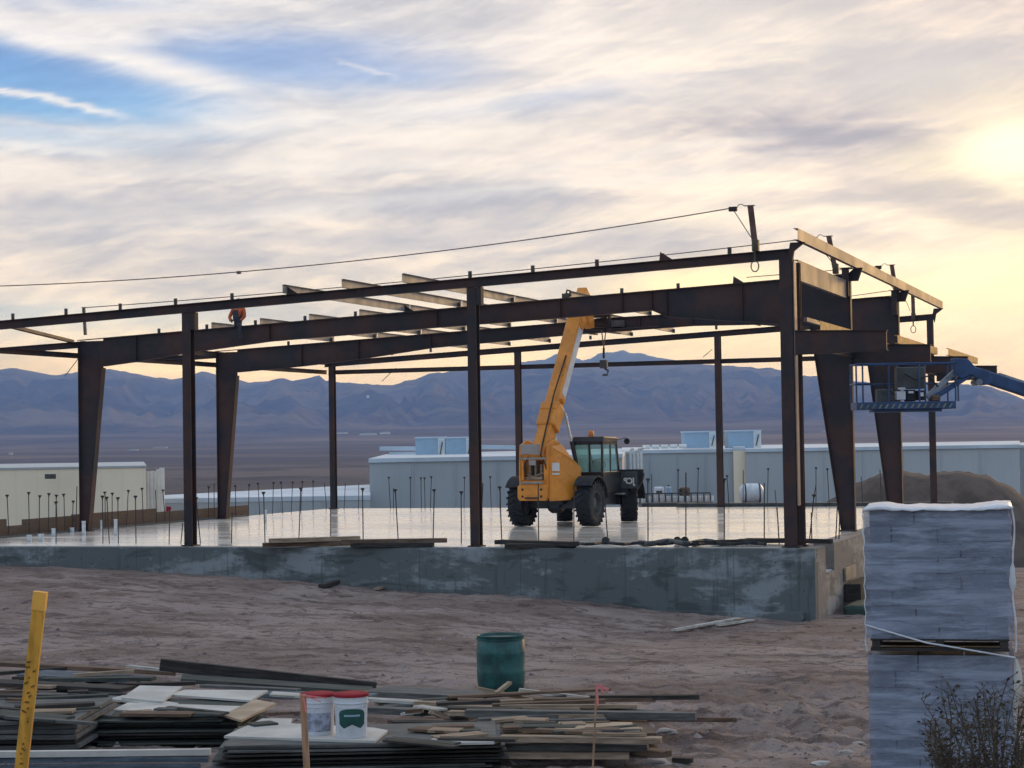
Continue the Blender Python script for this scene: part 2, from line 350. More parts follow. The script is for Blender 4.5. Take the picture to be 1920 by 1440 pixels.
def dirt():
    m_ = bpy.data.materials.new('desert_dirt'); m_.use_nodes = True; N = NT(m_.node_tree); b = m_.node_tree.nodes['Principled BSDF']
    g_ = N.n('ShaderNodeNewGeometry'); P = V(N, g_.outputs['Position'])
    cd = N.n('ShaderNodeVectorMath', operation='DISTANCE'); N.set(cd.inputs[0], P); cd.inputs[1].default_value = tuple(CAM)
    d = V(N, cd.outputs['Value'])
    a = N.noise(P, .35, 6, .62); b1 = N.noise(P, 2.6, 6, .7); c1 = N.noise(P, 14.0, 5, .7); e_ = N.noise(P, 55.0, 3, .7)
    c = N.mix(N.ss(a, .36, .64), (.215, .158, .136), (.345, .275, .248))
    bb = N.noise(N.scalev(P, (.9, 1.5, 1)), 1.0, 6, .68, .5); c = N.mix(N.ss(bb, .50, .62)*.62, c, (.120, .080, .068))
    c = N.mix(N.ss(b1, .52, .64)*.8, c, (.078, .055, .050))
    rut = N.noise(N.scalev(P, (.25, 1.3, 1)), 1.0, 5, .65, .6); c = N.mix(N.ss(rut, .55, .64)*.6, c, (.095, .068, .060))
    c = N.mix(N.ss(c1, .56, .72)*.5, c, (.38, .315, .295))
    c = N.mix(N.ss(c1, .42, .30)*.6, c, (.095, .068, .064))
    c = N.mix(N.ss(e_, .60, .70)*.45, c, (.42, .37, .35))
    e2_ = N.noise(P, 34.0, 4, .75); c = N.mix(N.ss(e2_, .60, .66)*.75, c, (.060, .044, .042)); c = N.mix(N.ss(e2_, .37, .33)*.6, c, (.46, .40, .37))
    # desert plain and the slopes: scrub and pale washes
    Pf = N.scalev(P, (.0016, .0016, .004)); f1 = N.noise(Pf, 1.0, 8, .62); f2 = N.noise(N.scalev(P, (.010, .010, .02)), 1.0, 7, .75); f3 = N.noise(N.scalev(P, (.0006, .0022, .004)), 1.0, 5, .6)
    f = N.mix(N.ss(f1, .40, .60), (.135, .105, .088), (.060, .052, .046))
    f = N.mix(N.ss(f2, .51, .62)*.8, f, (.030, .028, .026))
    f = N.mix(N.ss(f3, .53, .62)*.6, f, (.22, .17, .135))
    far = N.ss(d, 90.0, 260.0)
    N.set(b.inputs['Base Color'], N.mix(far, c, f)); b.inputs['Roughness'].default_value = .95; b.inputs['Specular IOR Level'].default_value = .15
    bp = N.n('ShaderNodeBump'); bp.inputs['Strength'].default_value = .9; bp.inputs['Distance'].default_value = .06
    bp.inputs['Distance'].default_value = .13; N.set(bp.inputs['Height'], b1*.5+c1*.35+e_*.12)
    fr_ = N.noise(N.scalev(P, (.0022, .0022, .0022)), 1.0, 8, .62, .4); rdg = N.m('ABSOLUTE', fr_-.5)*-2.0
    b2 = N.n('ShaderNodeBump'); b2.inputs['Strength'].default_value = 1.0; b2.inputs['Distance'].default_value = 1.0
    N.set(b2.inputs['Height'], (rdg*95.0+f2*20.0)*N.ss(d, 2500.0, 5500.0)); N.L.new(bp.outputs[0], b2.inputs['Normal']); N.L.new(b2.outputs[0], b.inputs['Normal'])
    return m_
M['dirt'] = dirt()

# ------------------------------------------------------------------ ground
FRONT = [(-24, -.42), (-19.7, -.47), (-16.1, -.56), (-12.7, -.75), (-9.2, -1.01), (-6.1, -1.10), (-2.4, -1.43), (.4, -1.54), (3, -1.55), (12, -1.4)]
NEAR = [(-20, .75), (5.5, .72), (8, .32), (11, -.08), (14, -.30), (17, -.40), (23, -.63)]
FARZ = [(0, -1.2), (25, -2), (60, -3.6), (110, -6), (180, -8), (420, -12), (900, -14), (1900, -9), (3300, 6), (4600, 34), (5400, 55)]
RIDGE = [(-600, 700), (-300, 672), (-120, 700), (0, 692), (20, 688), (40, 690), (75, 698), (108, 702), (155, 694), (208, 690), (240, 697), (270, 703), (325, 711), (345, 706), (378, 695), (410, 701), (470, 718), (500, 713), (529, 708), (548, 713), (580, 708), (600, 704), (608, 713), (660, 717), (700, 720), (735, 722), (761, 714), (782, 710), (805, 699), (840, 695), (900, 692), (960, 687), (1040, 684), (1120, 688), (1200, 684), (1300, 681), (1352, 684), (1400, 686), (1425, 690), (1465, 691), (1497, 703), (1530, 705), (1597, 713), (1640, 717), (1720, 714), (1811, 720), (1853, 723), (1890, 736), (1920, 748), (2050, 752), (2300, 720), (2600, 740)]
def near_z(x, y):
    q = y-CAM.y
    zn = lerp_tab(NEAR, q)
    zf = lerp_tab(FRONT, x)
    z = zn if q < 23 else zn+(zf-zn)*sstep(0, 1, (q-23)/(42.5-23)) if q < 42.5 else zf
    if q >= 42.5:
        z = zf+(lerp_tab(FARZ, q-42.5)+1.2)
    side = sstep(0, 12, x-4)*sstep(8, 20, q); z += side*.25
    return z
def near_noise(x, y):
    h = .035*fbm(x*.9, y*.9, 1, 4)+.05*fbm(x*.22, y*.22, 5, 3)
    c = fbm(x*2.4, y*2.4, 9, 3); h += .11*max(0, c-.02)-.05*max(0, -c-.12)
    # churned ruts by the block pallets
    k = math.exp(-((x-4.6)/2.6)**2-((y+21.5)/4.0)**2)
    h += k*(.18*abs(fbm(x*1.7+y*.5, y*2.0, 3, 5))*2.0-.06)
    k = math.exp(-((x-2.6)/2.2)**2-((y+26.5)/1.6)**2); h += k*.10*fbm(x*3, y*3, 8, 4)
    # wheel tracks running past the wall
    for (yt, am) in ((-7.2, .05), (-9.0, .05), (-12.5, .04), (-14.3, .04)):
        yy = y-yt-.9*math.sin(x*.13)-.04*(x+8); h -= am*math.exp(-(yy/.22)**2)*(.6+.4*noise.noise((x*2.5, yt, 0))); h += am*.6*math.exp(-((yy-.34)/.14)**2)
    # spoil ridge along the wall foot
    k = math.exp(-((y+2.2)/1.3)**2)*sstep(-22, -12, x)*(1-sstep(-3, 1, x)); h += k*(.10+.25*fbm(x*.5, y*.5, 4, 3))
    return h
def ground_z(x, y):
    dxx, dyy = x-CAM.x, y-CAM.y; D = math.hypot(dxx, dyy)
    if D < 130:
        z = near_z(x, y)+near_noise(x, y)
        if -22.5 < x < .5 and -.15 < y < 25.1: z = min(z, -.75) if y > 1 and x > -21.8 and x < -.4 else z
        return z
    a = math.atan2(dxx, dyy)+YAW
    z = lerp_tab(FARZ, D*.97-42.5 if D < 200 else D)
    zb = near_z(x, y) if D < 200 else z
    t0 = sstep(130, 200, D); z = zb*(1-t0)+z*t0
    u = 960+FPX*math.tan(max(-1.2, min(1.2, a)))
    RD = 7600+500*noise.noise((a*7, 2, 0)); FD = 4700+260*noise.noise((a*14, 5, 1))
    if abs(a) < .6: yr = lerp_tab(RIDGE, u)
    else: yr = 700+40*noise.noise((a*5, 0, 3))
    c = (u-960)/FPX
    e_ = (827-yr)/FPX-.016*c
    zr = CAM.z+e_*RD/ (1.0 if abs(a) < 1.2 else 1.0)*math.sqrt(1) / max(.3, math.cos(min(abs(a), 1.1)))**0
    # elevation angle correction from image plane to distance
    zr = CAM.z+e_*math.cos(max(-1.1, min(1.1, a)))*RD
    zr += 5*noise.noise((a*160, 1, 2))+3*noise.noise((a*420, 6, 2))
    t = (D-FD)/(RD-FD)
    if D < 1200: z += 1.2*fbm(x*.01, y*.01, 2, 3)*sstep(200, 400, D)
    elif t < 0: z += 5*fbm(x*.0016, y*.0016, 2, 5)*sstep(1200, 2500, D)
    if t >= 0:
        z0 = 38.
        if t <= 1:
            rid = 1-abs(noise.noise((a*26, t*1.6, 3)))*2
            rid2 = 1-abs(noise.noise((a*70+2*noise.noise((a*20, t*3, 0)), t*3.2, 9)))*2
            rid3 = fbm(x*.004, y*.004, 1, 4)
            prof = t**1.15
            env = math.sin(PI*min(1, t))
            z = z0+(zr-z0)*prof+env*(rid*48+rid2*34+rid3*60-46)
            z = min(z, CAM.z+(zr-CAM.z)*D/RD-4*env-1)if t < .995 else zr
        else: z = zr-(D-RD)*.12
    if -.01 <= t < .0: pass
    return z
def build_ground():
    angs = []
    for i in range(-34, 35): angs.append(i*R(10)/2)
    angs = [a for a in angs if abs(a) > R(19)]
    k = 430; angs += [R(-18)+R(36)*i/k for i in range(k+1)]
    angs = sorted(a for a in angs if abs(a) <= PI-.01); 
    rs = [.5, 1.5, 3, 4, 5, 6, 7, 8, 9, 10, 11, 12, 13]; r = 13.
    while r < 48: rs.append(r); r += .13 if r < 30 else .2
    while r < 130: rs.append(r); r *= 1.02
    while r < 4400: rs.append(r); r *= 1.045
    while r < 8300: rs.append(r); r += 45
    rs += [8600, 9200, 10000, 11500]
    rs = sorted(set(rs)); vs = []; fs = []; na = len(angs)
    for r in rs:
        for a in angs:
            x = CAM.x+r*math.sin(a-YAW); y = CAM.y+r*math.cos(a-YAW); vs.append((x, y, ground_z(x, y)))
    for i in range(len(rs)-1):
        for j in range(na):
            j2 = (j+1) % na; fs.append((i*na+j, i*na+j2, (i+1)*na+j2, (i+1)*na+j))
    fs.append(tuple(range(na)))
    me = bpy.data.meshes.new('ground'); me.from_pydata(vs, [], fs); me.update()
    for p in me.polygons: p.use_smooth = True
    if me.polygons[0].normal.z < 0: me.flip_normals()
    me.materials.append(M['dirt']); o = bpy.data.objects.new('ground', me); COL.objects.link(o); tag(o, 'mauve brown graded dirt running out to the desert plain and its blue ridge', kind='structure')
build_ground()
# the farther peak behind the ridge
PEAK = [(960, 700), (975, 679), (1004, 675), (1022, 674), (1046, 662), (1062, 664), (1080, 670), (1093, 675), (1106, 673), (1126, 661), (1150, 660), (1160, 658), (1169, 655), (1178, 659), (1184, 662), (1202, 661), (1225, 668), (1262, 674), (1310, 680), (1360, 700)]
def build_peak():
    vs = []; fs = []; n = 130; rows = [(9200, 0), (9700, .45), (10200, .75), (10600, .9), (11000, 1), (11600, .6)]
    for D, k in rows:
        for i in range(n+1):
            u = 930+460*i/n; yr = lerp_tab(PEAK, u); c = (u-960)/FPX; a = math.atan(c)
            e_ = (827-yr)/FPX-.016*c; zr = CAM.z+e_*math.cos(a)*11000
            z = 60+(zr-60)*k+(0 if k in (0, 1) else 40*fbm(i*.12, D*.002, 3, 4))
            if k == 1: z += 5*noise.noise((i*.6, 3, 1))
            vs.append((CAM.x+D*math.sin(a-YAW), CAM.y+D*math.cos(a-YAW), z))
    for r in range(len(rows)-1):
        for i in range(n): fs.append((r*(n+1)+i, r*(n+1)+i+1, (r+1)*(n+1)+i+1, (r+1)*(n+1)+i))
    me = bpy.data.meshes.new('mountains'); me.from_pydata(vs, [], fs); me.update()
    for p in me.polygons: p.use_smooth = True
    me.materials.append(M['dirt']); o = bpy.data.objects.new('mountains', me); COL.objects.link(o); tag(o, 'pale jagged peak beyond the blue ridge', kind='structure')
build_peak()

# ------------------------------------------------------------------ foundation
W, D1, D2, D3 = 21.96, 7.44, 15.96, 24.75
fo = tag(empty('concrete_foundation', (-11, 12, -1)), 'wet pale concrete slab on stained grey blue stem walls under the steel frame', 'foundation')
def rel(o, p):        # keep world coordinates while parented to an unrotated empty
    o.parent = p; o.matrix_parent_inverse = Matrix.Translation(-Vector(p.location)); return o
def wavy_box(x0, x1, y0, y1, z0, z1): return MB().box(x0, x1, y0, y1, z0, z1)
rel(wavy_box(-W-.30, .10, -.02, D3+.35, -.35, 0.0).build('slab', M['slab']), fo)
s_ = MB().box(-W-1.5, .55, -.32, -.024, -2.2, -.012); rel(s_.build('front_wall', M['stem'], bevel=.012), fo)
s_ = MB()
s_.box(.104, .553, -.02, .95, -2.2, -.012).box(.104, .553, 2.05, 25.1, -2.2, -.012).box(.104, .553, .95, 2.05, -2.2, -.62)
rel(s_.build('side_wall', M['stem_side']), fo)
rel(MB().box(.0, .40, -.9, -.33, -2.3, -1.62).box(-6.0, .3, -.62, -.325, -2.3, -1.36).build('footing', M['stem']), fo)
rel(MB().box(.56, 1.1, 6.6, 9.5, -2.2, -1.05).build('footing', M['stem_side']), fo)

# ------------------------------------------------------------------ steel frame
SL = .0439
def zt(X, z0=6.47): return z0+SL*X
fr = tag(empty('steel_building_frame', (-11, 12, 0)), 'dark red primed steel frame of an unfinished building bolted onto the wet slab', 'steel frame')
def fpart(mb, name, m_='steel', parent=fr, **k):
    o = mb.build(name, M[m_] if isinstance(m_, str) else m_); rel(o, fr); return o
def wcol(x, y, z0, z1, wx, dy, tf=.016):   # W section column, flanges facing +-Y
    mb = MB(); mb.box(x-wx/2, x+wx/2, y-dy/2, y-dy/2+tf, z0, z1).box(x-wx/2, x+wx/2, y+dy/2-tf, y+dy/2, z0, z1).box(x-.006, x+.006, y-dy/2+tf, y+dy/2-tf, z0, z1)
    mb.box(x-wx/2-.05, x+wx/2+.05, y-dy/2-.05, y+dy/2+.05, z0, z0+.025)
    for sx in (-1, 1):
        for sy in (-1, 1): mb.tube([(x+sx*wx*.35, y+sy*(dy/2+.03), z0), (x+sx*wx*.35, y+sy*(dy/2+.03), z0+.09)], .014, 6)
    return mb
# end wall posts, front
for X in (-7.3, -14.63, -21.96):
    o = fpart(wcol(X, .12, .0, zt(X)-.21, .22, .24), 'column')
    mb = MB().box(X+.12, X+.24, .0, .18, zt(X)-.21-.42, zt(X)-.211); fpart(mb, 'bracket_plate')
fpart(wcol(-.02, .13, .0, zt(0)-.21, .28, .30), 'column')
fpart(wcol(.10, .62, .0, zt(0)-.26, .16, .16), 'column')
fpart(MB().box(.135, .16, .0, .28, .9, 6.2), 'lit_edge_strip', 'steel_tan')  # added pale strip standing in for light on the post's side
# front rafter
fpart(MB().ibeam((-23.9, .06, zt(-23.9)-.105), (.14, .06, zt(.14)-.105), .16, .215), 'rafter')
# tapered frames
def frame(Y, left, right, dep_tab):
    # left tapered column
    zl = zt(-W)-.02; x0 = -W-.10; w0, w1 = left; ztf = zl-.80
    mb = MB()
    web = [(x0, Y-.005, .03), (x0+w0, Y-.005, .03), (x0+w1, Y-.005, ztf), (x0+w1, Y-.005, zl-.02), (x0, Y-.005, zl-.02)]
    mb.prism(web, (0, .010, 0))
    mb.box(x0-.014, x0, Y-.11, Y+.11, .03, zl-.02)
    mb.bar((x0+w0+.007, Y, .03), (x0+w1+.007, Y, ztf), .22, .014, up=(1, 0, 0))
    mb.box(x0-.03, x0+w0+.06, Y-.14, Y+.14, 0, .028)
    mb.bar((x0, Y-.09, ztf), (x0+w1, Y-.09, ztf), .01, .012)
    fpart(mb, 'tapered_column')
    # right
    x1 = .16; w0, w1 = right; zr = zt(0); ztf = zr-dep_tab[-1][1]
    mb = MB()
    web = [(x1, Y-.005, .03), (x1-w0, Y-.005, .03), (x1-w1, Y-.005, ztf-.03), (x1-w1, Y-.005, zr-.02), (x1, Y-.005, zr-.02)]
    mb.prism(web, (0, .010, 0)); mb.box(x1, x1+.014, Y-.11, Y+.11, .03, zr)
    mb.bar((x1-w0-.007, Y, .03), (x1-w1-.007, Y, ztf-.03), .22, .014, up=(1, 0, 0))
    mb.box(x1-w0-.06, x1+.04, Y-.14, Y+.14, 0, .028)
    fpart(mb, 'tapered_column')
    # rafter web between the knees, with flanges
    tab = dep_tab; mb = MB(); xs = [x0+left[1]+.0005]+[t[0] for t in tab[1:-1]]+[x1-w1-.0005]
    top = [(x, Y-.005, zt(x)-.014) for x in xs]; bot = [(x, Y-.005, zt(x)-lerp_tab(tab, x)) for x in xs]
    for i in range(len(xs)-1): mb.prism([bot[i], bot[i+1], top[i+1], top[i]], (0, .010, 0)); mb.bar((bot[i][0], Y, bot[i][2]-.007), (bot[i+1][0], Y, bot[i+1][2]-.007), .20, .014)
    mb.bar((x0-.05, Y, zt(x0-.05)-.0), (x1+.02, Y, zt(x1+.02)-.0), .20, .014)
    for x in xs[1:-1]:
        d = lerp_tab(tab, x); mb.box(x-.006, x+.006, Y-.09, Y+.09, zt(x)-d+.004, zt(x)-.016)
    fpart(mb, 'rafter')
    # overhang to the low side
    mb = MB(); mb.ibeam((x0-.02, Y, zt(x0)-.13), (x0-2.6, Y, zt(x0-2.6)-.11), .14, .18); fpart(mb, 'overhang_beam')
    # eave stub column to the high eave strut
    fpart(MB().prism([(x1-.05, Y-.05, zr), (x1+.12, Y-.05, zr+.15), (x1+.32, Y-.05, zr+.15), (x1+.20, Y-.05, zr-.18), (x1+.02, Y-.05, zr-.18)], (0, .1, 0)), 'eave_bracket')
T2 = [(-22, .83), (-20.2, .74), (-18.4, .60), (-16, .48), (-11, .48), (-7.5, .50), (-5.8, .50), (-5.0, .50), (-4.6, .70), (-2.6, .98), (-1.1, 1.25)]
T3 = [(-22, .74), (-19, .70), (-17, .62), (-14.5, .44), (-10, .38), (-6, .40), (-4, .52), (-2.2, .80), (-1.0, 1.2)]
frame(D1, (.26, .76), (.33, 1.02), T2)
frame(D2, (.27, .72), (.38, 1.00), T3)
# rear end wall
for X in (-14.63, -7.3, -21.9, -.03):
    fpart(wcol(X, D3, 0, zt(X)-.24, .20, .22), 'column')
fpart(MB().ibeam((-22.2, D3, zt(-22.2)-.15), (.14, D3, zt(.14)-.15), .16, .20), 'rafter')
fpart(MB().ibeam((-22.0, D3+.13, 5.05), (0, D3+.13, 5.05), .1, .16), 'girt')
# low side girt, eave strut; high side beams
fpart(MB().cee((-22.08, -.6, 5.05), (-22.08, D3, 5.05), .08, .15), 'girt')
fpart(MB().bar((-22.3, D1-.05, zt(-22.2)-.02), py(20, 612, .35), .14, .08), 'eave_strut')
fpart(MB().ibeam((-22.06, D1+.1, zt(-22)-.10), (-22.06, D3, zt(-22)-.10), .12, .16), 'eave_strut')
def sidepanel(y0, y1, za, zb, x, name, m_): fpart(MB().cee((x, y0, (za+zb)/2), (x, y1, (za+zb)/2), .09, zb-za, .008, -1), name, m_)
A = px(1492, 483, .16); B = px(1492, 521, .16)
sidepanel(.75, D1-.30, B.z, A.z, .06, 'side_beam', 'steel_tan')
for Y in (D1, D2): fpart(MB().box(.0, .16, Y-.30, Y-.13, 5.9, 6.60).box(-.06, .24, Y-.33, Y-.10, 6.601, 6.615), 'column_stub')
a = px(1502, 588, .2); fpart(MB().bar((.22, .9, 4.98), (.22, D1-.1, 4.98), .08, .09), 'eave_girt', 'steel_tan')  # tan puts the lit strip into this girt's colour
fpart(MB().bar((.22, D1+.1, 4.90), (.22, D2-.1, 4.90), .08, .09), 'eave_girt', 'steel')
# high parapet strut
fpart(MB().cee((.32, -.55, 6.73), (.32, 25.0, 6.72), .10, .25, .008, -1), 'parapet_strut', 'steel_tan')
for Y in (.0, D3): fpart(MB().prism([(.12, Y-.05, zt(0)-.35), (.18, Y-.05, zt(0)-.05), (.42, Y-.05, 6.60), (.10, Y-.05, 6.60), (.06, Y-.05, 6.4)], (0, .1, 0)), 'eave_bracket')
fpart(MB().ibeam((.19, .8, 4.50), (.19, D3, 4.50), .12, .30), 'canopy_ledger')
# canopy outriggers
for Y in (0.06, D1, D2, D3):
    mb = MB(); mb.prism([(.15, Y-.05, 4.68), (2.12, Y-.05, 4.62), (2.12, Y-.05, 4.22), (.15, Y-.05, 4.18)], (0, .10, 0))
    mb.bar((.15, Y, 4.69), (2.14, Y, 4.63), .18, .014); mb.bar((.15, Y, 4.17), (2.14, Y, 4.21), .18, .014)
    fpart(mb, 'canopy_outrigger')
for (x, y0, y1) in ((.62, .3, 7.2), (1.25, 7.6, 15.7), (1.5, 16.2, 24.4)):
    fpart(MB().cee((x, y0, 4.80), (x, y1, 4.80), .08, .20, .006, -1), 'canopy_purlin', 'osb_lit')
# roof purlins and clips
def cx(k): return -7.34+(4-k)*1.519
def purlin(k, y0, y1, m_='galv'):
    X = cx(k); fpart(MB().cee((X, y0, zt(X)+.115), (X, y1, zt(X)+.115), .07, .205, .006, 1), 'purlin', m_)
for k in (5, 6, 7): purlin(k, -.25, D1+.3)
for k in range(4, 12): purlin(k, D1+.35, D2+.3)
for k in (1, 3, 5, 6, 8, 9, 10): purlin(k, D2+.35, D3+.1)
for Y in (.06, D1, D2, D3):
    for k in range(0, 13 if Y > 0 else 14):
        X = cx(k)
        if (Y == .06 and k in (5, 6, 7)): continue
        h = .16 if Y == .06 else .14 
        fpart(MB().box(X-.045, X+.045, Y-.006, Y+.006, zt(X)+.001, zt(X)+h).box(X-.006, X+.006, Y-.05, Y-.006, zt(X)+.001, zt(X)+h*.8), 'clip', 'clip')
for (Y, k) in ((.06, 1), (D1, 1), (.06, 7), (D1, 7)):
    X = cx(k); fpart(MB().prism([(X-.06, Y-.06, zt(X)), (X+.24, Y-.06, zt(X)+.01), (X-.04, Y-.06, zt(X)+.19)], (0, .01, 0)), 'brace_plate')
# rod bracing
for a, b in (((-22.1, 6.3, 3.4), (-22.1, .3, .9)),): pass
rods = [(dep(147, 672, 57), dep(122, 705, 55)), (dep(742, 690, 70), dep(716, 715, 71)), (dep(1335, 655, 71), dep(1318, 670, 71))]
for a, b in rods: fpart(MB().tube([a, b], .012, 5), 'brace_rod')

# safety line posts on the beams
def life_post(top, bot, label, hook):
    t = tag(empty('lifeline_post', bot), label, 'post', 'lifeline posts clamped to the roof beams')
    b = Vector(bot); L = Vector(top)-b
    MB().ibeam((0, 0, 0), L, .11, .12, .012, .01, up=(0, 1, 0)).build('pole', M['rusty'], t)
    MB().box(L.x-.13, L.x+.10, L.y-.06, L.y+.06, L.z, L.z+.012).build('cap_plate', M['clip'], t)
    MB().box(-.07, .07, -.09, .09, -.02, .24).build('clamp', M['hook'], t, bevel=.015)
    MB().tube([L+Vector((-.13, 0, 0)), L+Vector((-.19, 0, .05)), L+Vector((-.26, 0, .04)), L+Vector((-.30, 0, -.03))], .010, 6).build('shackle', M['rope'], t)
    MB().box(L.x-.48, L.x-.30, L.y-.05, L.y+.05, L.z-.10, L.z+.0).build('tensioner', M['steel'], t, bevel=.01)
    MB().tube([L+Vector((-.36, 0, -.10)), Vector((-.10, 0, .30))], .010, 5).build('stay_rope', M['rope'], t)
    if hook:
        n = 14; z0 = -.02-hook
        MB().tube([(0, -.12, -.02), (0, -.12, z0+.16)], .022, 6).build('sling', M['hook'], t)
        MB().tube([(.085*math.sin(2*PI*i/n), -.12, z0+.05+.12*math.cos(2*PI*i/n)) for i in range(n+1)], .014, 6).build('hook_ring', M['hook'], t, smooth=True)
    return L+b
pA = life_post(py(1407, 386, 0.0), py(1417, 470, 0.0), 'tallest rusty lifeline post leaning above the front roof beam near the corner column', .38)
pB = life_post(py(1554, 443, D1), py(1567, 512, D1), 'rusty lifeline post second from the front on the high side of the frame', 0)
pC = life_post(py(1672, 497, D2), py(1682, 561, D2), 'rusty lifeline post third from the front standing behind the pale parapet strut', 0)
pD = life_post(py(1711, 540, D3), py(1713, 600, D3), 'rearmost rusty lifeline post with a rope loop below the rear beam', .35)
def cable(a, b, sag, label, clampat=None):
    a = Vector(a); b = Vector(b); n = 30; pts = [a.lerp(b, i/n)-Vector((0, 0, sag*4*(i/n)*(1-i/n))) for i in range(n+1)]
    o = MB().tube(pts, .013, 5).build('lifeline_cable', M['rope']); tag(o, label, 'cable', 'lifeline cables')
    if clampat: 
        p = pts[clampat]; MB().box(p.x-.05, p.x+.05, p.y-.03, p.y+.03, p.z-.05, p.z+.02).build('cable_clamp', M['rope'], o)
cable(pA+Vector((-.45, 0, -.03)), py(-160, 540, .1), .38, 'long sagging steel cable rising from the left edge to the tallest lifeline post', 17)
end2 = py(157, 577, D1)
cable(pB+Vector((-.45, 0, -.03)), end2, .12, 'thin steel cable strung just above the front roof beam to the second lifeline post')
cable(pC+Vector((-.45, 0, -.03)), py(1400, 520, D2), .0, 'short steel cable tied to the third lifeline post')
cable(pD+Vector((-.45, 0, -.03)), py(1560, 560, D3), .0, 'short steel cable tied to the rearmost lifeline post')
t = tag(empty('lifeline_post', py(160, 628, D1)), 'thin leaning lifeline post at the low left end of the second frame', 'post', 'lifeline posts clamped to the roof beams')
MB().bar((0, 0, 0), end2-Vector(t.location), .07, .07).build('pole', M['clip'], t); L = end2-Vector(t.location); MB().box(L.x-.06, L.x+.1, -.04, .04, L.z, L.z+.015).build('cap_plate', M['clip'], t)

# ------------------------------------------------------------------ worker sitting on the second frame
def skin_mesh(name, pts, edges, m_, parent=None, sub=2, root=0):
    me = bpy.data.meshes.new(name); me.from_pydata([p[0] for p in pts], edges, []); me.update()
    o = bpy.data.objects.new(name, me); COL.objects.link(o); o.modifiers.new('skin', 'SKIN'); me.materials.append(m_)
    for i, p in enumerate(pts):
        sv = me.skin_vertices[0].data[i]; r = p[1]; sv.radius = r if isinstance(r, tuple) else (r, r); sv.use_root = (i == root)
    s2_ = o.modifiers.new('sub', 'SUBSURF'); s2_.levels = sub; s2_.render_levels = sub
    o.modifiers['skin'].use_smooth_shade = True
    if parent: o.parent = parent
    return o
wp = py(446, 613, D1)
X = wp.x; wk = tag(empty('person', (X, D1, zt(X)+.01), 0), 'worker in an orange jacket sitting astride the second roof beam', 'person'); wk.scale = (.88, .88, .87)
body = [((0, 0, .12), (.15, .12)), ((0, .02, .30), (.14, .11)), ((0, .04, .47), (.16, .12)), ((0, .06, .58), .06), ((0, .09, .67), (.08, .095)), ((0, .10, .77), (.075, .09)),
        ((.19, .05, .52), .06), ((.26, -.03, .30), .045), ((.14, -.16, .16), .035), ((.10, -.20, .12), .03), ((-.19, .05, .52), .06), ((-.26, -.03, .30), .045), ((-.14, -.16, .16), .035), ((-.10, -.20, .12), .03),
        ((.12, -.10, .06), .085), ((.20, -.30, .02), .07), ((.20, -.22, -.38), .05), ((.20, -.34, -.42), .035), ((-.12, .12, .06), .085), ((-.20, .30, .02), .07), ((-.20, .22, -.38), .05), ((-.20, .14, -.42), .035)]
ed = [(0, 1), (1, 2), (2, 3), (3, 4), (4, 5), (2, 6), (6, 7), (7, 8), (8, 9), (2, 10), (10, 11), (11, 12), (12, 13), (0, 14), (14, 15), (15, 16), (16, 17), (0, 18), (18, 19), (19, 20), (20, 21)]
skin_mesh('body', body, ed, M['denim'], wk)
skin_mesh('jacket', [((0, .0, .20), (.15, .125)), ((0, .02, .36), (.17, .135)), ((0, .06, .56), (.15, .12)), ((.19, .05, .54), .070), ((.27, -.05, .30), .055), ((.17, -.16, .16), .042), ((-.19, .05, .54), .070), ((-.27, -.05, .30), .055), ((-.17, -.16, .16), .042)], [(0, 1), (1, 2), (2, 3), (3, 4), (4, 5), (2, 6), (6, 7), (7, 8)], M['orange_vest'], wk)
MB().box(-.10, .10, -.17, -.13, .22, .52).box(-.155, .155, -.155, -.10, .16, .22).build('harness', M['denim'], wk, bevel=.02)
skin_mesh('face', [((0, .03, .68), (.085, .09)), ((0, .03, .74), (.08, .09))], [(0, 1)], M['skin'], wk)
mb = MB().lathe([(.155, .0), (.13, .01), (.125, .05), (.10, .11), (.05, .14), (.01, .15)], 16, (0, .09, .76)); mb.build('hard_hat', M['greydark'], wk, smooth=True)
o = tag(MB().box(-.10, .10, -.08, .08, 0, .13).tube([(0, 0, .13), (.02, 0, .22), (.10, 0, .20), (.12, 0, .05)], .03, 8).build('beam_clamp', M['hook'], bevel=.02), 'small grey green clamp sitting on the second roof beam beside the boom tip', 'clamp'); o.location = py(1062, 561, D1); o.location.z += .02

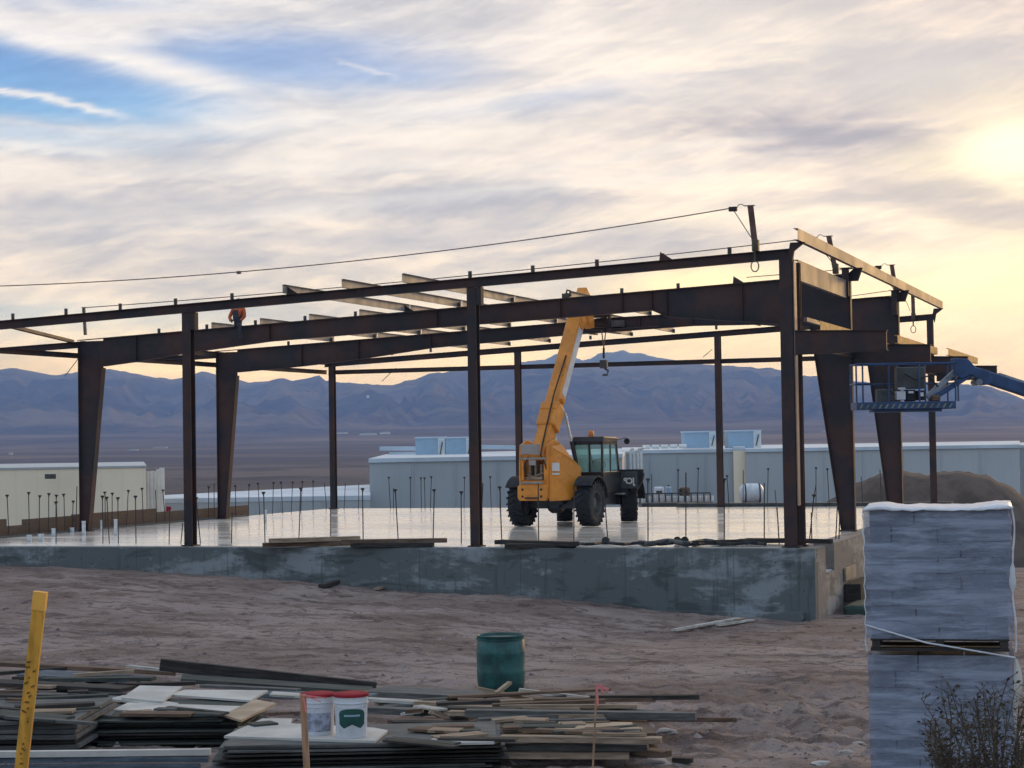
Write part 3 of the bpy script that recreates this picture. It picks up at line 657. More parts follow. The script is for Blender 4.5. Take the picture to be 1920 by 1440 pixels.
# ------------------------------------------------------------------ telehandler
TH = tag(empty('telehandler', (-8.60, 10.17, 0), R(-4.8)), 'yellow telehandler with black cab parked on the wet slab with its boom raised', 'telehandler')
def thp(mb, name, m_, bevel=.0, smooth=False, parent=TH): return mb.build(name, M[m_], parent, smooth, bevel)
def wheel(x, y, steer, side):
    we = empty('wheel', (x, y, .65), steer); we.parent = TH
    Rr = .64; hw = .22
    prof = [(.34, -hw*.86), (.50, -hw), (.585, -hw*.92), (.60, -hw*.5), (.60, hw*.5), (.585, hw*.92), (.50, hw), (.34, hw*.86), (.34, -hw*.86)]
    mb = MB().lathe(prof, 40, (0, 0, 0), 'x', False)
    nl = 22
    for i in range(nl):
        for s in (-1, 1):
            a = 2*PI*(i+(0 if s > 0 else .5))/nl
            for (xx0, xx1, r0, r1, da) in ((.0, .14, .575, .645, .10), (.14, .228, .54, .64, .17)):
                q = []
                for xx, aa in ((s*xx0, a+da*(xx0/.2)), (s*xx1, a+da)):
                    for rr in (r0, r1):
                        for d in (-.035, .035): q.append((xx, rr*math.cos(aa+d), rr*math.sin(aa+d)))
                mb.hexa([q[0], q[1], q[3], q[2], q[4], q[5], q[7], q[6]])
    mb.build('tyre', M['black'], we, False)
    s = side
    MB().lathe([(.339, -s*.10), (.339, s*.19), (.325, s*.215), (.305, s*.20), (.29, s*.08), (.19, s*.02), (.17, s*.10), (.10, s*.14), (.01, s*.14)], 28, (0, 0, 0), 'x').build('rim', M['rimgrey'], we, True)
    mb = MB()
    for i in range(8): a = 2*PI*i/8; mb.tube([(s*.03, .235*math.cos(a), .235*math.sin(a)), (s*.08, .235*math.cos(a), .235*math.sin(a))], .02, 6)
    mb.build('wheel_nut', M['chrome'], we)
for (x, y, st_, sd_) in ((-1.02, .0, 0, -1), (1.02, 0, 0, 1), (-1.0, 3.05, R(24), -1), (1.02, 3.05, R(24), 1)): wheel(x, y, st_, sd_)
def fender(x0, x1, y, name='mudguard', a0=-20, a1=200):
    mb = MB(); n = 12; r0, r1 = .72, .76; P = []
    for i in range(n+1):
        a = R(a0+(a1-a0)*i/n); P.append((math.cos(a), math.sin(a)))
    for i in range(n):
        (c0, s0), (c1, s1_) = P[i], P[i+1]
        mb.hexa([(x0, y+r0*c0, .65+r0*s0), (x1, y+r0*c0, .65+r0*s0), (x1, y+r1*c0, .65+r1*s0), (x0, y+r1*c0, .65+r1*s0), (x0, y+r0*c1, .65+r0*s1_), (x1, y+r0*c1, .65+r0*s1_), (x1, y+r1*c1, .65+r1*s1_), (x0, y+r1*c1, .65+r1*s1_)])
    thp(mb, name, 'black')
fender(-1.28, -.76, 0, a0=30, a1=142); fender(.76, 1.28, 0, a0=10, a1=138); fender(.80, 1.26, 3.05, a0=0, a1=170); fender(-1.26, -.8, 3.05, a0=0, a1=170)
# axles and chassis
thp(MB().box(-.8, .8, -.12, .12, .50, .78).lathe([(.20, -.2), (.26, -.1), (.26, .1), (.2, .2)], 14, (0, 0, .62), 'x'), 'axle', 'blackpaint', .02)
thp(MB().box(-.8, .8, 2.93, 3.17, .50, .78).lathe([(.20, -.2), (.26, -.1), (.26, .1), (.2, .2)], 14, (0, 3.05, .62), 'x'), 'axle', 'blackpaint', .02)
thp(MB().box(-.42, .34, -.35, 3.7, .62, 1.02).box(-.75, -.3, .75, 2.35, .55, 1.45).box(.3, .95, .85, 2.2, .55, .98), 'chassis', 'blackpaint', .02)
# rear casting: two tall side plates, cross plates, lower counterweight with holes
xl, xr = -.78, .08
mb = MB()
for x0 in (xl, xr-.05):
    mb.prism([(x0, -.72, .80), (x0, .25, .80), (x0, .45, 1.5), (x0, .12, 2.35), (x0, -.20, 2.42), (x0, -.72, 2.28), (x0, -.78, 1.5)], (.05, 0, 0))
mb.box(xl+.05, xr-.05, -.70, -.60, 1.18, 1.30)
mb.box(xl+.05, xl+.13, -.74, -.66, 1.30, 2.0).box(xr-.13, xr-.05, -.74, -.66, 1.30, 2.0).box(xl+.05, xr-.05, -.74, -.66, 1.86, 2.0)
thp(mb, 'boom_tower', 'yellow', .012)
thp(MB().prism([(xl+.04, -.86, .74), (xr-.04, -.86, .74), (xr+.02, -.86, .84), (xr+.02, -.86, 1.13), (xr-.06, -.86, 1.20), (xl+.06, -.86, 1.20), (xl-.02, -.86, 1.13), (xl-.02, -.86, .82)], (0, .16, 0)), 'counterweight', 'yellow', .02)
mb = MB()
for x in (xl+.14, xr-.16):
    for z in (.86, 1.05): mb.lathe([(.035, -.872), (.035, -.859)], 12, (x, 0, z), 'y')
thp(mb, 'bolt', 'blackpaint')
thp(MB().box(xl+.07, xr-.07, -.2, -.15, 1.25, 1.85), 'inner_bulkhead', 'blackpaint')
thp(MB().box(-.55, -.50, -.6, -.25, 1.3, 1.8).box(-.38, -.33, -.6, -.25, 1.3, 1.85).box(-.22, -.15, -.6, -.3, 1.35, 1.75).tube([(-.62, -.6, 1.45), (-.4, -.62, 1.40), (-.1, -.6, 1.5)], .03, 8).box(-.62, -.12, -.68, -.56, 1.32, 1.40), 'hydraulic_lines', 'wood_tan')
thp(MB().box(xl+.03, xr-.03, -.80, -.76, 1.88, 1.93).box(-.45, -.25, -.82, -.79, 1.72, 1.86), 'rear_plate', 'galv')
thp(MB().box(xl+.10, xr-.20, -.86, -.79, 2.02, 2.30), 'number_board', 'galv', .01)
thp(MB().tube([(xl+.1, -.89, 1.23), (xr-.1, -.89, 1.24)], .03, 8), 'tow_bar', 'galv')
# right flank cowling sweeping towards the cab
thp(MB().add([(xr, -.70, .72), (.55, -.32, .74), (.72, .10, 1.10), (.70, .18, 1.62), (.52, -.1, 1.90), (xr, -.55, 2.25), (xr, .9, .72), (.3, .95, .74), (.30, .95, 1.1), (.30, .9, 1.62), (.2, .7, 1.9), (xr, .3, 2.3)],
   [(0, 1, 2, 3, 4, 5), (11, 10, 9, 8, 7, 6), (0, 6, 7, 1), (1, 7, 8, 2), (2, 8, 9, 3), (3, 9, 10, 4), (4, 10, 11, 5), (5, 11, 6, 0)]), 'side_cowling', 'yellow', .02)
thp(MB().box(xr+.06, xr+.28, -.60, -.575, 1.45, 1.50).box(xr+.06, xr+.28, -.60, -.575, 1.55, 1.78), 'warning_label', 'white')
# boom
bx_ = -.35; P0 = Vector((bx_, -.15, 2.10))
d0 = ray(1095, 546); th_m = Matrix.Rotation(R(4.8), 3, 'Z'); o0 = th_m@(CAM-Vector(TH.location)); dd = th_m@d0
tt = (bx_+.02-o0.x)/dd.x; TIP = o0+dd*tt
bd = (TIP-P0).normalized(); BL = (TIP-P0).length; bn = Vector((1, 0, 0)).cross(bd).normalized()  # towards the top/back of the boom
if bn.z < 0: bn = -bn
def bsec(s0, s1, w_, h, off=0.0): return MB().bar(P0+bd*s0+bn*off, P0+bd*s1+bn*off, w_, h, up=bn)
bo = thp(bsec(-.35, BL*.83, .40, .46), 'boom', 'yellow', .03)
thp(bsec(BL*.22, BL*.26, .52, .60), 'boom_collar', 'yellow', .03, parent=bo)
thp(bsec(BL*.13, BL*.27, .56, .50, .02), 'boom_collar', 'yellow', .05, parent=bo)
thp(bsec(BL*.83, BL+.0, .30, .36), 'inner_boom', 'yellow', .02, parent=bo)
thp(bsec(BL*.80, BL*.835, .43, .49), 'boom_collar', 'yellow', .02, parent=bo)
c_ = P0+bd*(BL*.38)+Vector((.2035, 0, 0)); 
thp(MB().hexa([P0+bd*(BL*s)+bn*t_+Vector((x, 0, 0)) for x in (.200, .206) for s, t_ in ((.34, -.19), (.76, -.19), (.76, .10), (.34, .10))]), 'boom_decal', 'plastic_white', parent=bo)
thp(MB().tube([P0+bd*(BL*.77)+Vector((.20, 0, 0)), P0+bd*(BL*.77)+Vector((.25, 0, 0))], .09, 12), 'boom_pin', 'yellow', .01, parent=bo)
thp(MB().tube([P0+bd*(BL*.30)+Vector((.20, 0, 0)), P0+bd*(BL*.30)+Vector((.30, 0, 0))], .08, 12), 'boom_pin', 'yellow', .01, parent=bo)
thp(bsec(BL*.02, BL*.12, .42, .10, -.26), 'boom_label', 'plastic_white', parent=bo)
thp(MB().tube([(xr-.02, -.74, 1.5), (xr-.06, -.80, 1.75), (xr-.2, -.76, 2.0), P0+bd*.1+bn*.26+Vector((.1, 0, 0)), P0+bd*(BL*.3)+bn*.36+Vector((.1, 0, 0)), P0+bd*(BL*.55)+bn*.25+Vector((.1, 0, 0))], .022, 6).tube([(xl+.2, -.74, 1.4), (xl+.18, -.80, 1.7), (xl+.3, -.78, 1.95)], .025, 6), 'hose', 'black')
thp(MB().box(bx_-.2, bx_+.2, -.95, -.875, .80, .84), 'hitch', 'blackpaint', .01)
# lift cylinder
ca = P0+bd*(BL*.24)+Vector((.34, .05, 0))-bn*.1; cb = Vector((.36, .95, 1.25)); cm = ca.lerp(cb, .42)
thp(MB().tube([ca, cm], .035, 10), 'cylinder_rod', 'chrome', 0, True); thp(MB().tube([cm, cb], .065, 12), 'lift_cylinder', 'blackpaint', 0, True)
# boom head and carriage with forks
H = TIP
thp(MB().prism([(bx_-.10, H.y-.05, H.z-.15), (bx_-.10, H.y+.55, H.z-.45), (bx_-.10, H.y+.62, H.z-1.05), (bx_-.10, H.y+.30, H.z-1.1), (bx_-.10, H.y-.1, H.z-.55)], (.2, 0, 0)), 'boom_head', 'yellow', .02)
thp(MB().box(bx_-.5, bx_+.6, H.y+.62, H.y+.70, H.z-1.05, H.z-.95).box(bx_-.5, bx_+.6, H.y+.62, H.y+.70, H.z-.75, H.z-.66).box(bx_-.5, bx_-.42, H.y+.60, H.y+.70, H.z-1.1, H.z-.4).box(bx_+.52, bx_+.6, H.y+.6, H.y+.7, H.z-1.1, H.z-.4), 'fork_carriage', 'blackpaint', .01)
for x in (bx_-.35, bx_+.40): thp(MB().box(x-.05, x+.05, H.y+.70, H.y+.74, H.z-1.2, H.z-.6).box(x-.05, x+.05, H.y+.74, H.y+1.9, H.z-1.2, H.z-1.16), 'fork', 'blackpaint')
# cab
x0, x1, y0, y1, zb_, zt_ = .16, 1.06, .92, 2.30, 1.02, 2.46
cab = thp(MB().box(x0, x1, y0, y1, zb_-.12, zb_+.47).box(x0, x1, y0, y0+.05, zt_-.20, zt_-.10).box(x1-.05, x1, y0, y1-.2, zt_-.20, zt_-.10).box(x1-.06, x1, y0, y0+.08, zb_+.47, zt_-.1).box(x0, x0+.07, y0, y0+.08, zb_+.47, zt_-.1)
   .box(x0+.47, x0+.52, y0, y0+.05, zb_+.47, zt_-.1).bar((x1-.03, y1-.03, zb_+.3), (x1-.03, y1-.28, zt_-.06), .07, .07).bar((x0+.03, y1-.03, zb_+.3), (x0+.03, y1-.28, zt_-.06), .07, .07).box(x1-.05, x1, y0+.62, y0+.67, zb_+.47, zt_-.1), 'cab', 'blackpaint', .012)
thp(MB().prism([(x0-.02, y0-.04, zt_-.12), (x0-.02, y1-.16, zt_-.12), (x0-.02, y1-.26, zt_+.0), (x0-.02, y0+.05, zt_+.03)], (x1-x0+.04, 0, 0)), 'roof', 'blackpaint', .03)
gm = bpy.data.materials.new('cab_glass'); gm.use_nodes = True; Ng = NT(gm.node_tree); gb = gm.node_tree.nodes['Principled BSDF']; gb.inputs['Base Color'].default_value = (.42, .60, .57, 1); gb.inputs['Roughness'].default_value = .08
gtr = Ng.n('ShaderNodeBsdfTransparent'); gtr.inputs[0].default_value = (.80, .97, .93, 1); gmx = Ng.n('ShaderNodeMixShader'); gmx.inputs[0].default_value = .30
Ng.L.new(gtr.outputs[0], gmx.inputs[1]); Ng.L.new(gb.outputs[0], gmx.inputs[2]); Ng.L.new(gmx.outputs[0], gm.node_tree.nodes['Material Output'].inputs[0]); M['glass'] = gm
for (a, b) in ((x0+.07, x0+.47), (x0+.52, x1-.06)): thp(MB().box(a, b, y0+.02, y0+.03, zb_+.47, zt_-.20), 'rear_window', 'glass')
thp(MB().box(x1-.03, x1-.02, y0+.08, y0+.62, zb_+.47, zt_-.20), 'side_window', 'glass'); thp(MB().box(x1-.03, x1-.02, y0+.67, y1-.18, zb_+.47, zt_-.20), 'side_window', 'glass'); thp(MB().box(x0+.02, x0+.03, y0+.08, y1-.18, zb_+.47, zt_-.20), 'side_window', 'glass')
thp(MB().box(x0+.32, x0+.70, y0+.32, y0+.44, zb_+.2, zb_+.72).lathe([(.16, 0), (.19, .04), (.15, .16), (.05, .2)], 14, (x0+.52, y0+.38, zb_+.6)), 'seat', 'black', .03)
thp(MB().tube([(x0+.5, y1-.45, zb_+.3), (x0+.5, y1-.6, zb_+.65)], .02, 6).tube([(x0+.5+.18*math.cos(2*PI*i/14), y1-.62-.05*math.sin(2*PI*i/14), zb_+.68+.14*math.sin(2*PI*i/14)) for i in range(15)], .015, 6), 'steering_wheel', 'black')
thp(MB().tube([(x0+.50, y0-.01, zt_-.35), (x0+.62, y0-.02, zt_-.75)], .009, 5), 'wiper', 'blackpaint')
be = thp(MB().lathe([(.075, 0), (.08, .03), (.075, .14), (.05, .17), (.01, .175)], 14, (x0+.42, y0+.35, zt_+.03)), 'beacon', 'amber', 0, True); thp(MB().lathe([(.085, -.03), (.085, 0)], 12, (x0+.42, y0+.35, zt_+.03)), 'beacon_base', 'blackpaint', parent=be)
thp(MB().tube([(x1-.05, y1-.25, zt_-.1), (x1+.16, y1+.02, zt_-.02), (x1+.20, y1+.04, zt_-.08)], .012, 6), 'mirror_arm', 'blackpaint')
thp(MB().lathe([(.02, -.03), (.085, -.025), (.09, .0), (.08, .02), (.01, .03)], 14, (x1+.20, y1+.04, zt_-.12), 'y'), 'mirror', 'black', .0, True)
# open lower door panel with the maker's letters, as they stand in the photograph
dy_ = 2.36
dp = thp(MB().box(.98, 1.54, dy_, dy_+.05, .98, 1.47), 'door_panel', 'greydark', .02)
thp(MB().prism([(1.40, dy_+.06, 1.50), (1.66, dy_+.06, 1.50), (1.72, dy_+.06, 1.40), (1.68, dy_+.06, 1.22), (1.46, dy_+.06, .86), (1.30, dy_+.06, .90)], (0, .12, 0)).box(.75, 1.70, dy_+.06, dy_+.16, 1.46, 1.53), 'front_mudguard', 'black', .02)
thp(MB().box(.78, 1.2, dy_-.3, dy_+.04, .82, .86).box(.92, 1.0, dy_, dy_+.05, 1.36, 1.5), 'step', 'galv', .005)
cu = bpy.data.curves.new('logo', 'FONT'); cu.body = 'JCB'; cu.size = .28; cu.extrude = .004; cu.align_x = 'CENTER'; cu.offset = .011
tmp = bpy.data.objects.new('logo_tmp', cu); COL.objects.link(tmp); bpy.context.view_layer.update()
me = bpy.data.meshes.new_from_object(tmp.evaluated_get(bpy.context.evaluated_depsgraph_get())); bpy.data.objects.remove(tmp)
for v_ in me.vertices: co = v_.co.copy(); v_.co = (1.29-co.x*.80, dy_-.006-co.z, 1.12+co.y*.85)
me.materials.clear(); me.materials.append(M['white']); o = bpy.data.objects.new('lettering', me); COL.objects.link(o); o.parent = dp
# the load: a short beam section carried at the boom head, and the sling below
wH = Matrix.Rotation(R(-4.8), 3, 'Z')@H+Vector(TH.location)
Lb = tag(empty('steel_beam', (wH.x+.9, wH.y+1.25, wH.z-.92)), 'short dark steel beam held on the forks under the second roof beam', 'beam')
MB().ibeam((-1.0, 0, 0), (1.0, 0, .05), .18, .34).box(-.12, -.10, -.085, .085, -.155, .155).box(.45, .47, -.085, .085, -.14, .175).build('beam', M['steel'], Lb)
MB().box(-.45, .0, -.1, -.085, -.10, .10).build('splice_plate', M['clip'], Lb)
sp_ = dep(1132, 640, 60); sgo = tag(empty('lifting_sling', sp_), 'rusty lifting sling with a heavy hook block hanging under the boom head', 'sling')
q1 = dep(1127, 612, 60)-sp_; q2 = dep(1137, 612, 60)-sp_; q3 = dep(1132, 652, 60)-sp_; q4 = dep(1132, 672, 60)-sp_
MB().tube([q1, q3], .018, 6).tube([q2, q3], .018, 6).build('strap', M['stakewood'], sgo); MB().tube([q3, q4], .035, 8).build('chain', M['rebar'], sgo)
MB().box(q4.x-.11, q4.x+.11, q4.y-.08, q4.y+.08, q4.z-.30, q4.z-.05).tube([(q4.x+.02, q4.y, q4.z-.30), (q4.x+.14, q4.y, q4.z-.38), (q4.x+.10, q4.y, q4.z-.50), (q4.x-.04, q4.y, q4.z-.50)], .035, 8).build('hook_block', M['greydark'], sgo, bevel=.03)

# ------------------------------------------------------------------ rebar dowels and pipes on the slab
reb = []
def rod(bx, by, h, lean, cap, label, grp, z0=-.01):
    t = tag(empty('rebar_dowel', (bx, by, z0)), label, 'rebar', grp)
    MB().tube([(0, 0, 0), (lean*.5, 0, h*.5), (lean, random.uniform(-.02, .02), h)], .014, 6).build('rod', M['rebar'], t)
    if cap: MB().lathe([(.016, h-.05), (.02, h-.01), (.048, h+.02), (.048, h+.045), (.01, h+.05)], 10, (lean, 0, 0)).build('cap', M['rebar'], t)
    return t
front_u = [(105, 943, 105, 1), (193, 932, 192, 1), (205, 934, 200, 1), (222, 935, 221, 1), (255, 932, 254, 1), (317, 955, 318, 0), (339, 980, 343, 0), (376, 935, 368, 1), (434, 960, 435, 0), (497, 925, 494, 1), (560, 917, 564, 1), (620, 930, 620, 0), (681, 918, 680, 1), (747, 920, 741, 1), (812, 920, 814, 1), (865, 924, 865, 1), (901, 905, 905, 0), (941, 915, 937, 1), (1010, 905, 1009, 0), (1076, 910, 1076, 0), (1140, 910, 1132, 0), (1215, 900, 1215, 1), (1286, 885, 1286, 0), (1358, 900, 1358, 1), (1433, 905, 1433, 0), (1461, 950, 1457, 0)]
for i, (u, v, ut, c) in enumerate(front_u):
    b = pz(u, 1019, 0); tp = py(ut, v, b.y)
    wh = 'front row' 
    rod(b.x, b.y, tp.z, tp.x-b.x, c, 'thin rusty rebar dowel standing in the front edge row of the slab', 'rebar dowels along the front edge of the slab')
back_u = [(732, 896, 1), (738, 915, 0), (770, 896, 1), (790, 897, 1), (797, 897, 1), (807, 895, 1), (870, 896, 1), (903, 898, 0), (921, 895, 1), (937, 920, 0), (1271, 882, 1), (1308, 879, 1), (1367, 893, 1), (1393, 881, 0), (1439, 880, 1), (1456, 918, 0), (1530, 878, 1), (1555, 880, 1), (1523, 905, 0), (1222, 888, 0), (1653, 880, 0), (1618, 893, 0)]
for (u, v, c) in back_u:
    b = py(u, 951, D3+.2); tp = py(u, v, D3+.2)
    rod(b.x, b.y, tp.z, random.uniform(-.05, .05) if u not in (1523,) else .15, c, 'thin rebar dowel seen against the warehouses in the rear edge row of the slab', 'rebar dowels along the rear edge of the slab')
left_u = [(17, 930, 1), (55, 925, 1), (73, 931, 1), (91, 927, 1), (107, 930, 1), (122, 928, 1), (135, 941, 1), (142, 911, 0), (198, 924, 1), (210, 926, 1), (237, 921, 1), (269, 917, 1), (294, 918, 0), (310, 920, 1), (366, 918, 0), (391, 914, 1), (402, 905, 0), (442, 912, 1), (465, 910, 1), (487, 907, 1), (511, 906, 1), (530, 905, 1), (546, 905, 1), (564, 904, 1), (587, 903, 1), (612, 905, 0), (645, 905, 0), (672, 905, 0)]
for i, (u, v, c) in enumerate(left_u):
    if u < 600: b = px(u, 1003-u*.082, -22.15)
    else: b = py(u, 951, D3+.2)
    tp = py(u, v, b.y)
    rod(b.x, b.y, tp.z, random.uniform(-.08, .08), c, 'thin capped rebar dowel standing in the row along the low left wall', 'rebar dowels along the low left wall')
right_u = [(1508, 940, 1500, 1), (1518, 930, 1526, 1), (1567, 950, 1570, 0), (1573, 945, 1575, 0), (1522, 960, 1521, 0)]
for (u, v, ut, c) in right_u:
    b = pz(u, 1010, 0); tp = py(ut, v, b.y); rod(b.x, b.y, tp.z, tp.x-b.x, c, 'thin rebar dowel beside the corner column in the high side row', 'rebar dowels along the high right wall')
o = tag(MB().prism([(-.06, 0, .0), (.07, 0, .05), (.07, 0, .13), (-.06, 0, .14)], (0, .02, 0)).build('marker_flag', M['red']), 'small red marker flag tied to a front edge rebar dowel', 'flag'); b = pz(318, 1019, 0); o.location = py(317, 960, b.y)-Vector((0, .04, 0))
for j, (u, v, vt, r) in enumerate([(157, 1003, 979, .05), (190, 995, 976, .035), (217, 1004, 976, .045), (55, 1016, 1006, .06), (77, 1015, 1004, .07), (101, 1006, 993, .06), (135, 998, 991, .06), (487+11, 979, 955, .04)]):
    b = pz(u, v, 0); h = (v-vt)/68.
    t = tag(empty('pipe_stub', b), ['tall white pipe stub at the foot of the first tapered column', 'short slim white pipe stub behind the formwork', 'tall white pipe stub with a bent collar right of the tapered column', 'small round white pipe stub nearest the slab edge', 'wide white pipe stub beside the smallest one', 'squat pale pipe stub with grey cap', 'pale low pipe stub by the formwork', 'lone slim pipe stub in the middle of the slab'][j], 'pipe', 'pipe stubs rising from the slab')
    MB().tube([(0, 0, 0), (0, 0, h)], r, 12).build('pipe', M['pvc'], t, True); MB().tube([(0, 0, h), (0, 0, h+.03)], r*1.15, 12).build('collar', M['pvc'], t)

# raised formwork boards on the low left side
fw_ = tag(empty('formwork', (-22.3, 5, 0)), 'weathered brown formwork boards along the low left edge of the slab', 'formwork')
for (ya, yb, h, yo) in ((-.3, 4.0, .50, 0), (4.0, 4.9, .30, 0), (4.9, 7.3, .45, .0), (7.45, 12.2, .48, 0), (12.2, 18.6, .36, 0)):
    o = MB().box(-22.42, -22.30, ya, yb-.01, .001, h).build('form_board', M['wood_brown']); rel(o, fw_)
rel(MB().box(-22.30, -22.1, -.3, 18.0, .001, .05).build('kicker_board', M['wood_grey']), fw_)

# ------------------------------------------------------------------ boards
used = {}
def plank(a, b, w_, t_, m_, label, group=None, name='plank', roll=0.0, cat='plank'):
    a = Vector(a); b = Vector(b); L = (b-a).length; d = (b-a).normalized()
    o = MB().box(0, L, -w_/2, w_/2, -t_/2, t_/2).build(name, M[m_], bevel=.003)
    z = Vector((0, 0, 1)); y = z.cross(d).normalized(); z = d.cross(y)
    m4 = Matrix((( d.x, y.x, z.x, a.x), (d.y, y.y, z.y, a.y), (d.z, y.z, z.z, a.z), (0, 0, 0, 1)))@Matrix.Rotation(roll, 4, 'X'); o.matrix_world = m4
    return tag(o, label, cat, group)
# on the front of the slab
for (u0, v0, u1, v1, m_, w_, z0, lb) in [(492, 1022, 676, 1018, 'wood_brown', .28, .06, 'long brown plank on the slab front edge at the left end of its pile'), (505, 1014, 674, 1009, 'wood_tan', .22, .17, 'uppermost sloping plank of the pile on the slab front edge'), (640, 1016, 838, 1013, 'wood_brown', .2, .13, 'brown plank reaching right from the pile on the slab front edge'), (660, 1022, 812, 1021, 'wood_dark', .3, .05, 'dark plank under the right end of the pile on the slab front edge'),
       (935, 1016, 1078, 1020, 'wood_dark', .3, .08, 'dark plank lying on the slab edge below the telehandler'), (948, 1024, 1080, 1023, 'wood_dark', .3, .03, 'flat dark board on the slab edge in front of the telehandler wheels'), (1300, 1018, 1480, 1013, 'wood_dark', .16, .08, 'dark board running towards the corner column on the slab edge'), (1400, 1013, 1560, 1015, 'wood_dark', .14, .07, 'dark board crossing the foot of the corner column')]:
    plank(pz(u0, v0, z0), pz(u1, v1, z0), w_, .10, m_, lb, 'planks on the front edge of the slab')
# rolled hose on the slab edge
pts = [pz(1085+i*14, 1019+1.5*math.sin(i*1.3), .05+.03*abs(math.sin(i*.9))) for i in range(26)]
tag(MB().tube(pts, .035, 8).build('hose', M['black'], smooth=True), 'black hose lying along the slab edge right of the telehandler', 'hose')
tag(MB().tube([pz(1200+i*9, 1017+2.5*math.sin(i*.8), .04+.07*max(0, math.sin(i*.25))) for i in range(24)], .06, 8).build('plastic_sheet_roll', M['greydark'], smooth=True), 'loose dark roll of plastic sheet on the slab edge', 'plastic roll')
for u, lb in ((1270, 'small dark pulley on the slab edge left of the plastic roll end'), (1284, 'small dark pulley beside a rebar dowel on the slab edge'), (1136, 'small dark clamp block at the foot of a leaning rebar dowel')):
    b = pz(u, 1021, 0); tag(MB().lathe([(.03, -.03), (.09, -.025), (.09, .025), (.03, .03)], 14, (b.x, b.y, .09), 'y').build('pulley', M['black']), lb, 'pulley')
# rear edge ledge and clutter beyond the slab
tag(MB().box(-9.0, .5, D3+.4, D3+.8, -1, .12).build('kerb_wall', M['greydark']), 'low dark kerb wall beyond the rear edge of the slab', 'wall')
fb = dep(1200, 938, 78); fe = dep(1332, 936, 78)
tr = tag(empty('flatbed_trailer', (fb+fe)/2), 'low dark flatbed trailer behind the slab beside the telehandler', 'trailer')
cc = (fb+fe)/2
rel(MB().bar(fb-Vector((0, 0, .18)), fe-Vector((0, 0, .18)), 2.0, .18).build('deck', M['greydark']), tr)
mb = MB(); mb.bar(fb+Vector((0, 0, .25)), fe+Vector((0, 0, .25)), .06, .05)
for i in range(12): p = fb.lerp(fe, i/11); mb.bar(p-Vector((0, 0, .15)), p+Vector((0, 0, .25)), .05, .05)
rel(mb.build('rail', M['greydark']), tr)
mb = MB()
for i in range(11): p = fb.lerp(fe, (i+.5)/11)+Vector((0, .5, .02)); mb.box(p.x-.10, p.x+.10, p.y, p.y+.2, p.z-.10, p.z+.10)
rel(mb.build('load', M['plastic_white']), tr)
for s in (.2, .35): p = fb.lerp(fe, s)-Vector((0, 0, .6)); rel(MB().lathe([(.2, -.12), (.4, -.12), (.4, .12), (.2, .12)], 20, p, 'y').build('wheel', M['black']), tr)
def smallbox(u0, v0, u1, v1, D, depth, m_, nm, lb, cat, bevel=.06):
    a = dep(u0, v1, D); b = dep(u1, v0, D); 
    t = tag(empty(nm, ((a.x+b.x)/2, a.y, a.z), YAW), lb, cat); wd = (b-a).length; wd = abs((b-a).dot(rgt)); h = b.z-a.z
    h = abs((b-a).dot(upv)); t.location = (a+b)/2-Vector((0, 0, h/2)); 
    MB().box(-wd/2, wd/2, 0, depth, 0, h).build('body', M[m_], t, bevel=bevel); return t, wd, h
t, wd, h = smallbox(1227, 913, 1245, 931, 82, .4, 'plastic_white', 'water_cooler', 'small white box with dark front on the trailer behind the telehandler', 'box'); MB().box(-wd*.3, wd*.3, -.02, -.002, h*.25, h*.6).build('panel', M['greydark'], t)
t, wd, h = smallbox(1249, 912, 1259, 930, 83, .35, 'hvac', 'gas_canister', 'narrow blue grey canister right of the white box on the trailer', 'canister'); MB().box(-wd*.2, wd*.2, .1, .25, h, h+.06).build('cap', M['greydark'], t)
t, wd, h = smallbox(1275, 914, 1294, 930, 82, .5, 'wood_brown', 'generator', 'small reddish brown generator on the trailer', 'generator'); MB().box(-wd*.55, -wd*.35, -.02, .5, h*.1, h*.8).box(-wd*.1, wd*.2, -.03, -.002, h*.2, h*.5).build('grille', M['black'], t)
# white tank
a = dep(1386, 926, 80); b = dep(1432, 926, 80); ax = (b-a); L = ax.length
tk = tag(empty('water_tank', a, YAW), 'white horizontal water tank with dark straps beyond the rear of the slab', 'tank')
MB().lathe([(.05, 0), (.26, .03), (.38, .12), (.41, .25), (.41, L-.25), (.38, L-.12), (.26, L-.03), (.05, L)], 24, (0, 0, 0), 'x').build('shell', M['plastic_white'], tk, True)
MB().lathe([(.42, L*.20), (.42, L*.20+.05)], 24, (0, 0, 0), 'x').lathe([(.42, L*.78), (.42, L*.78+.05)], 24, (0, 0, 0), 'x').build('strap', M['black'], tk)
MB().box(.1, L-.1, -.35, .35, -.6, -.40).build('cradle', M['greydark'], tk)

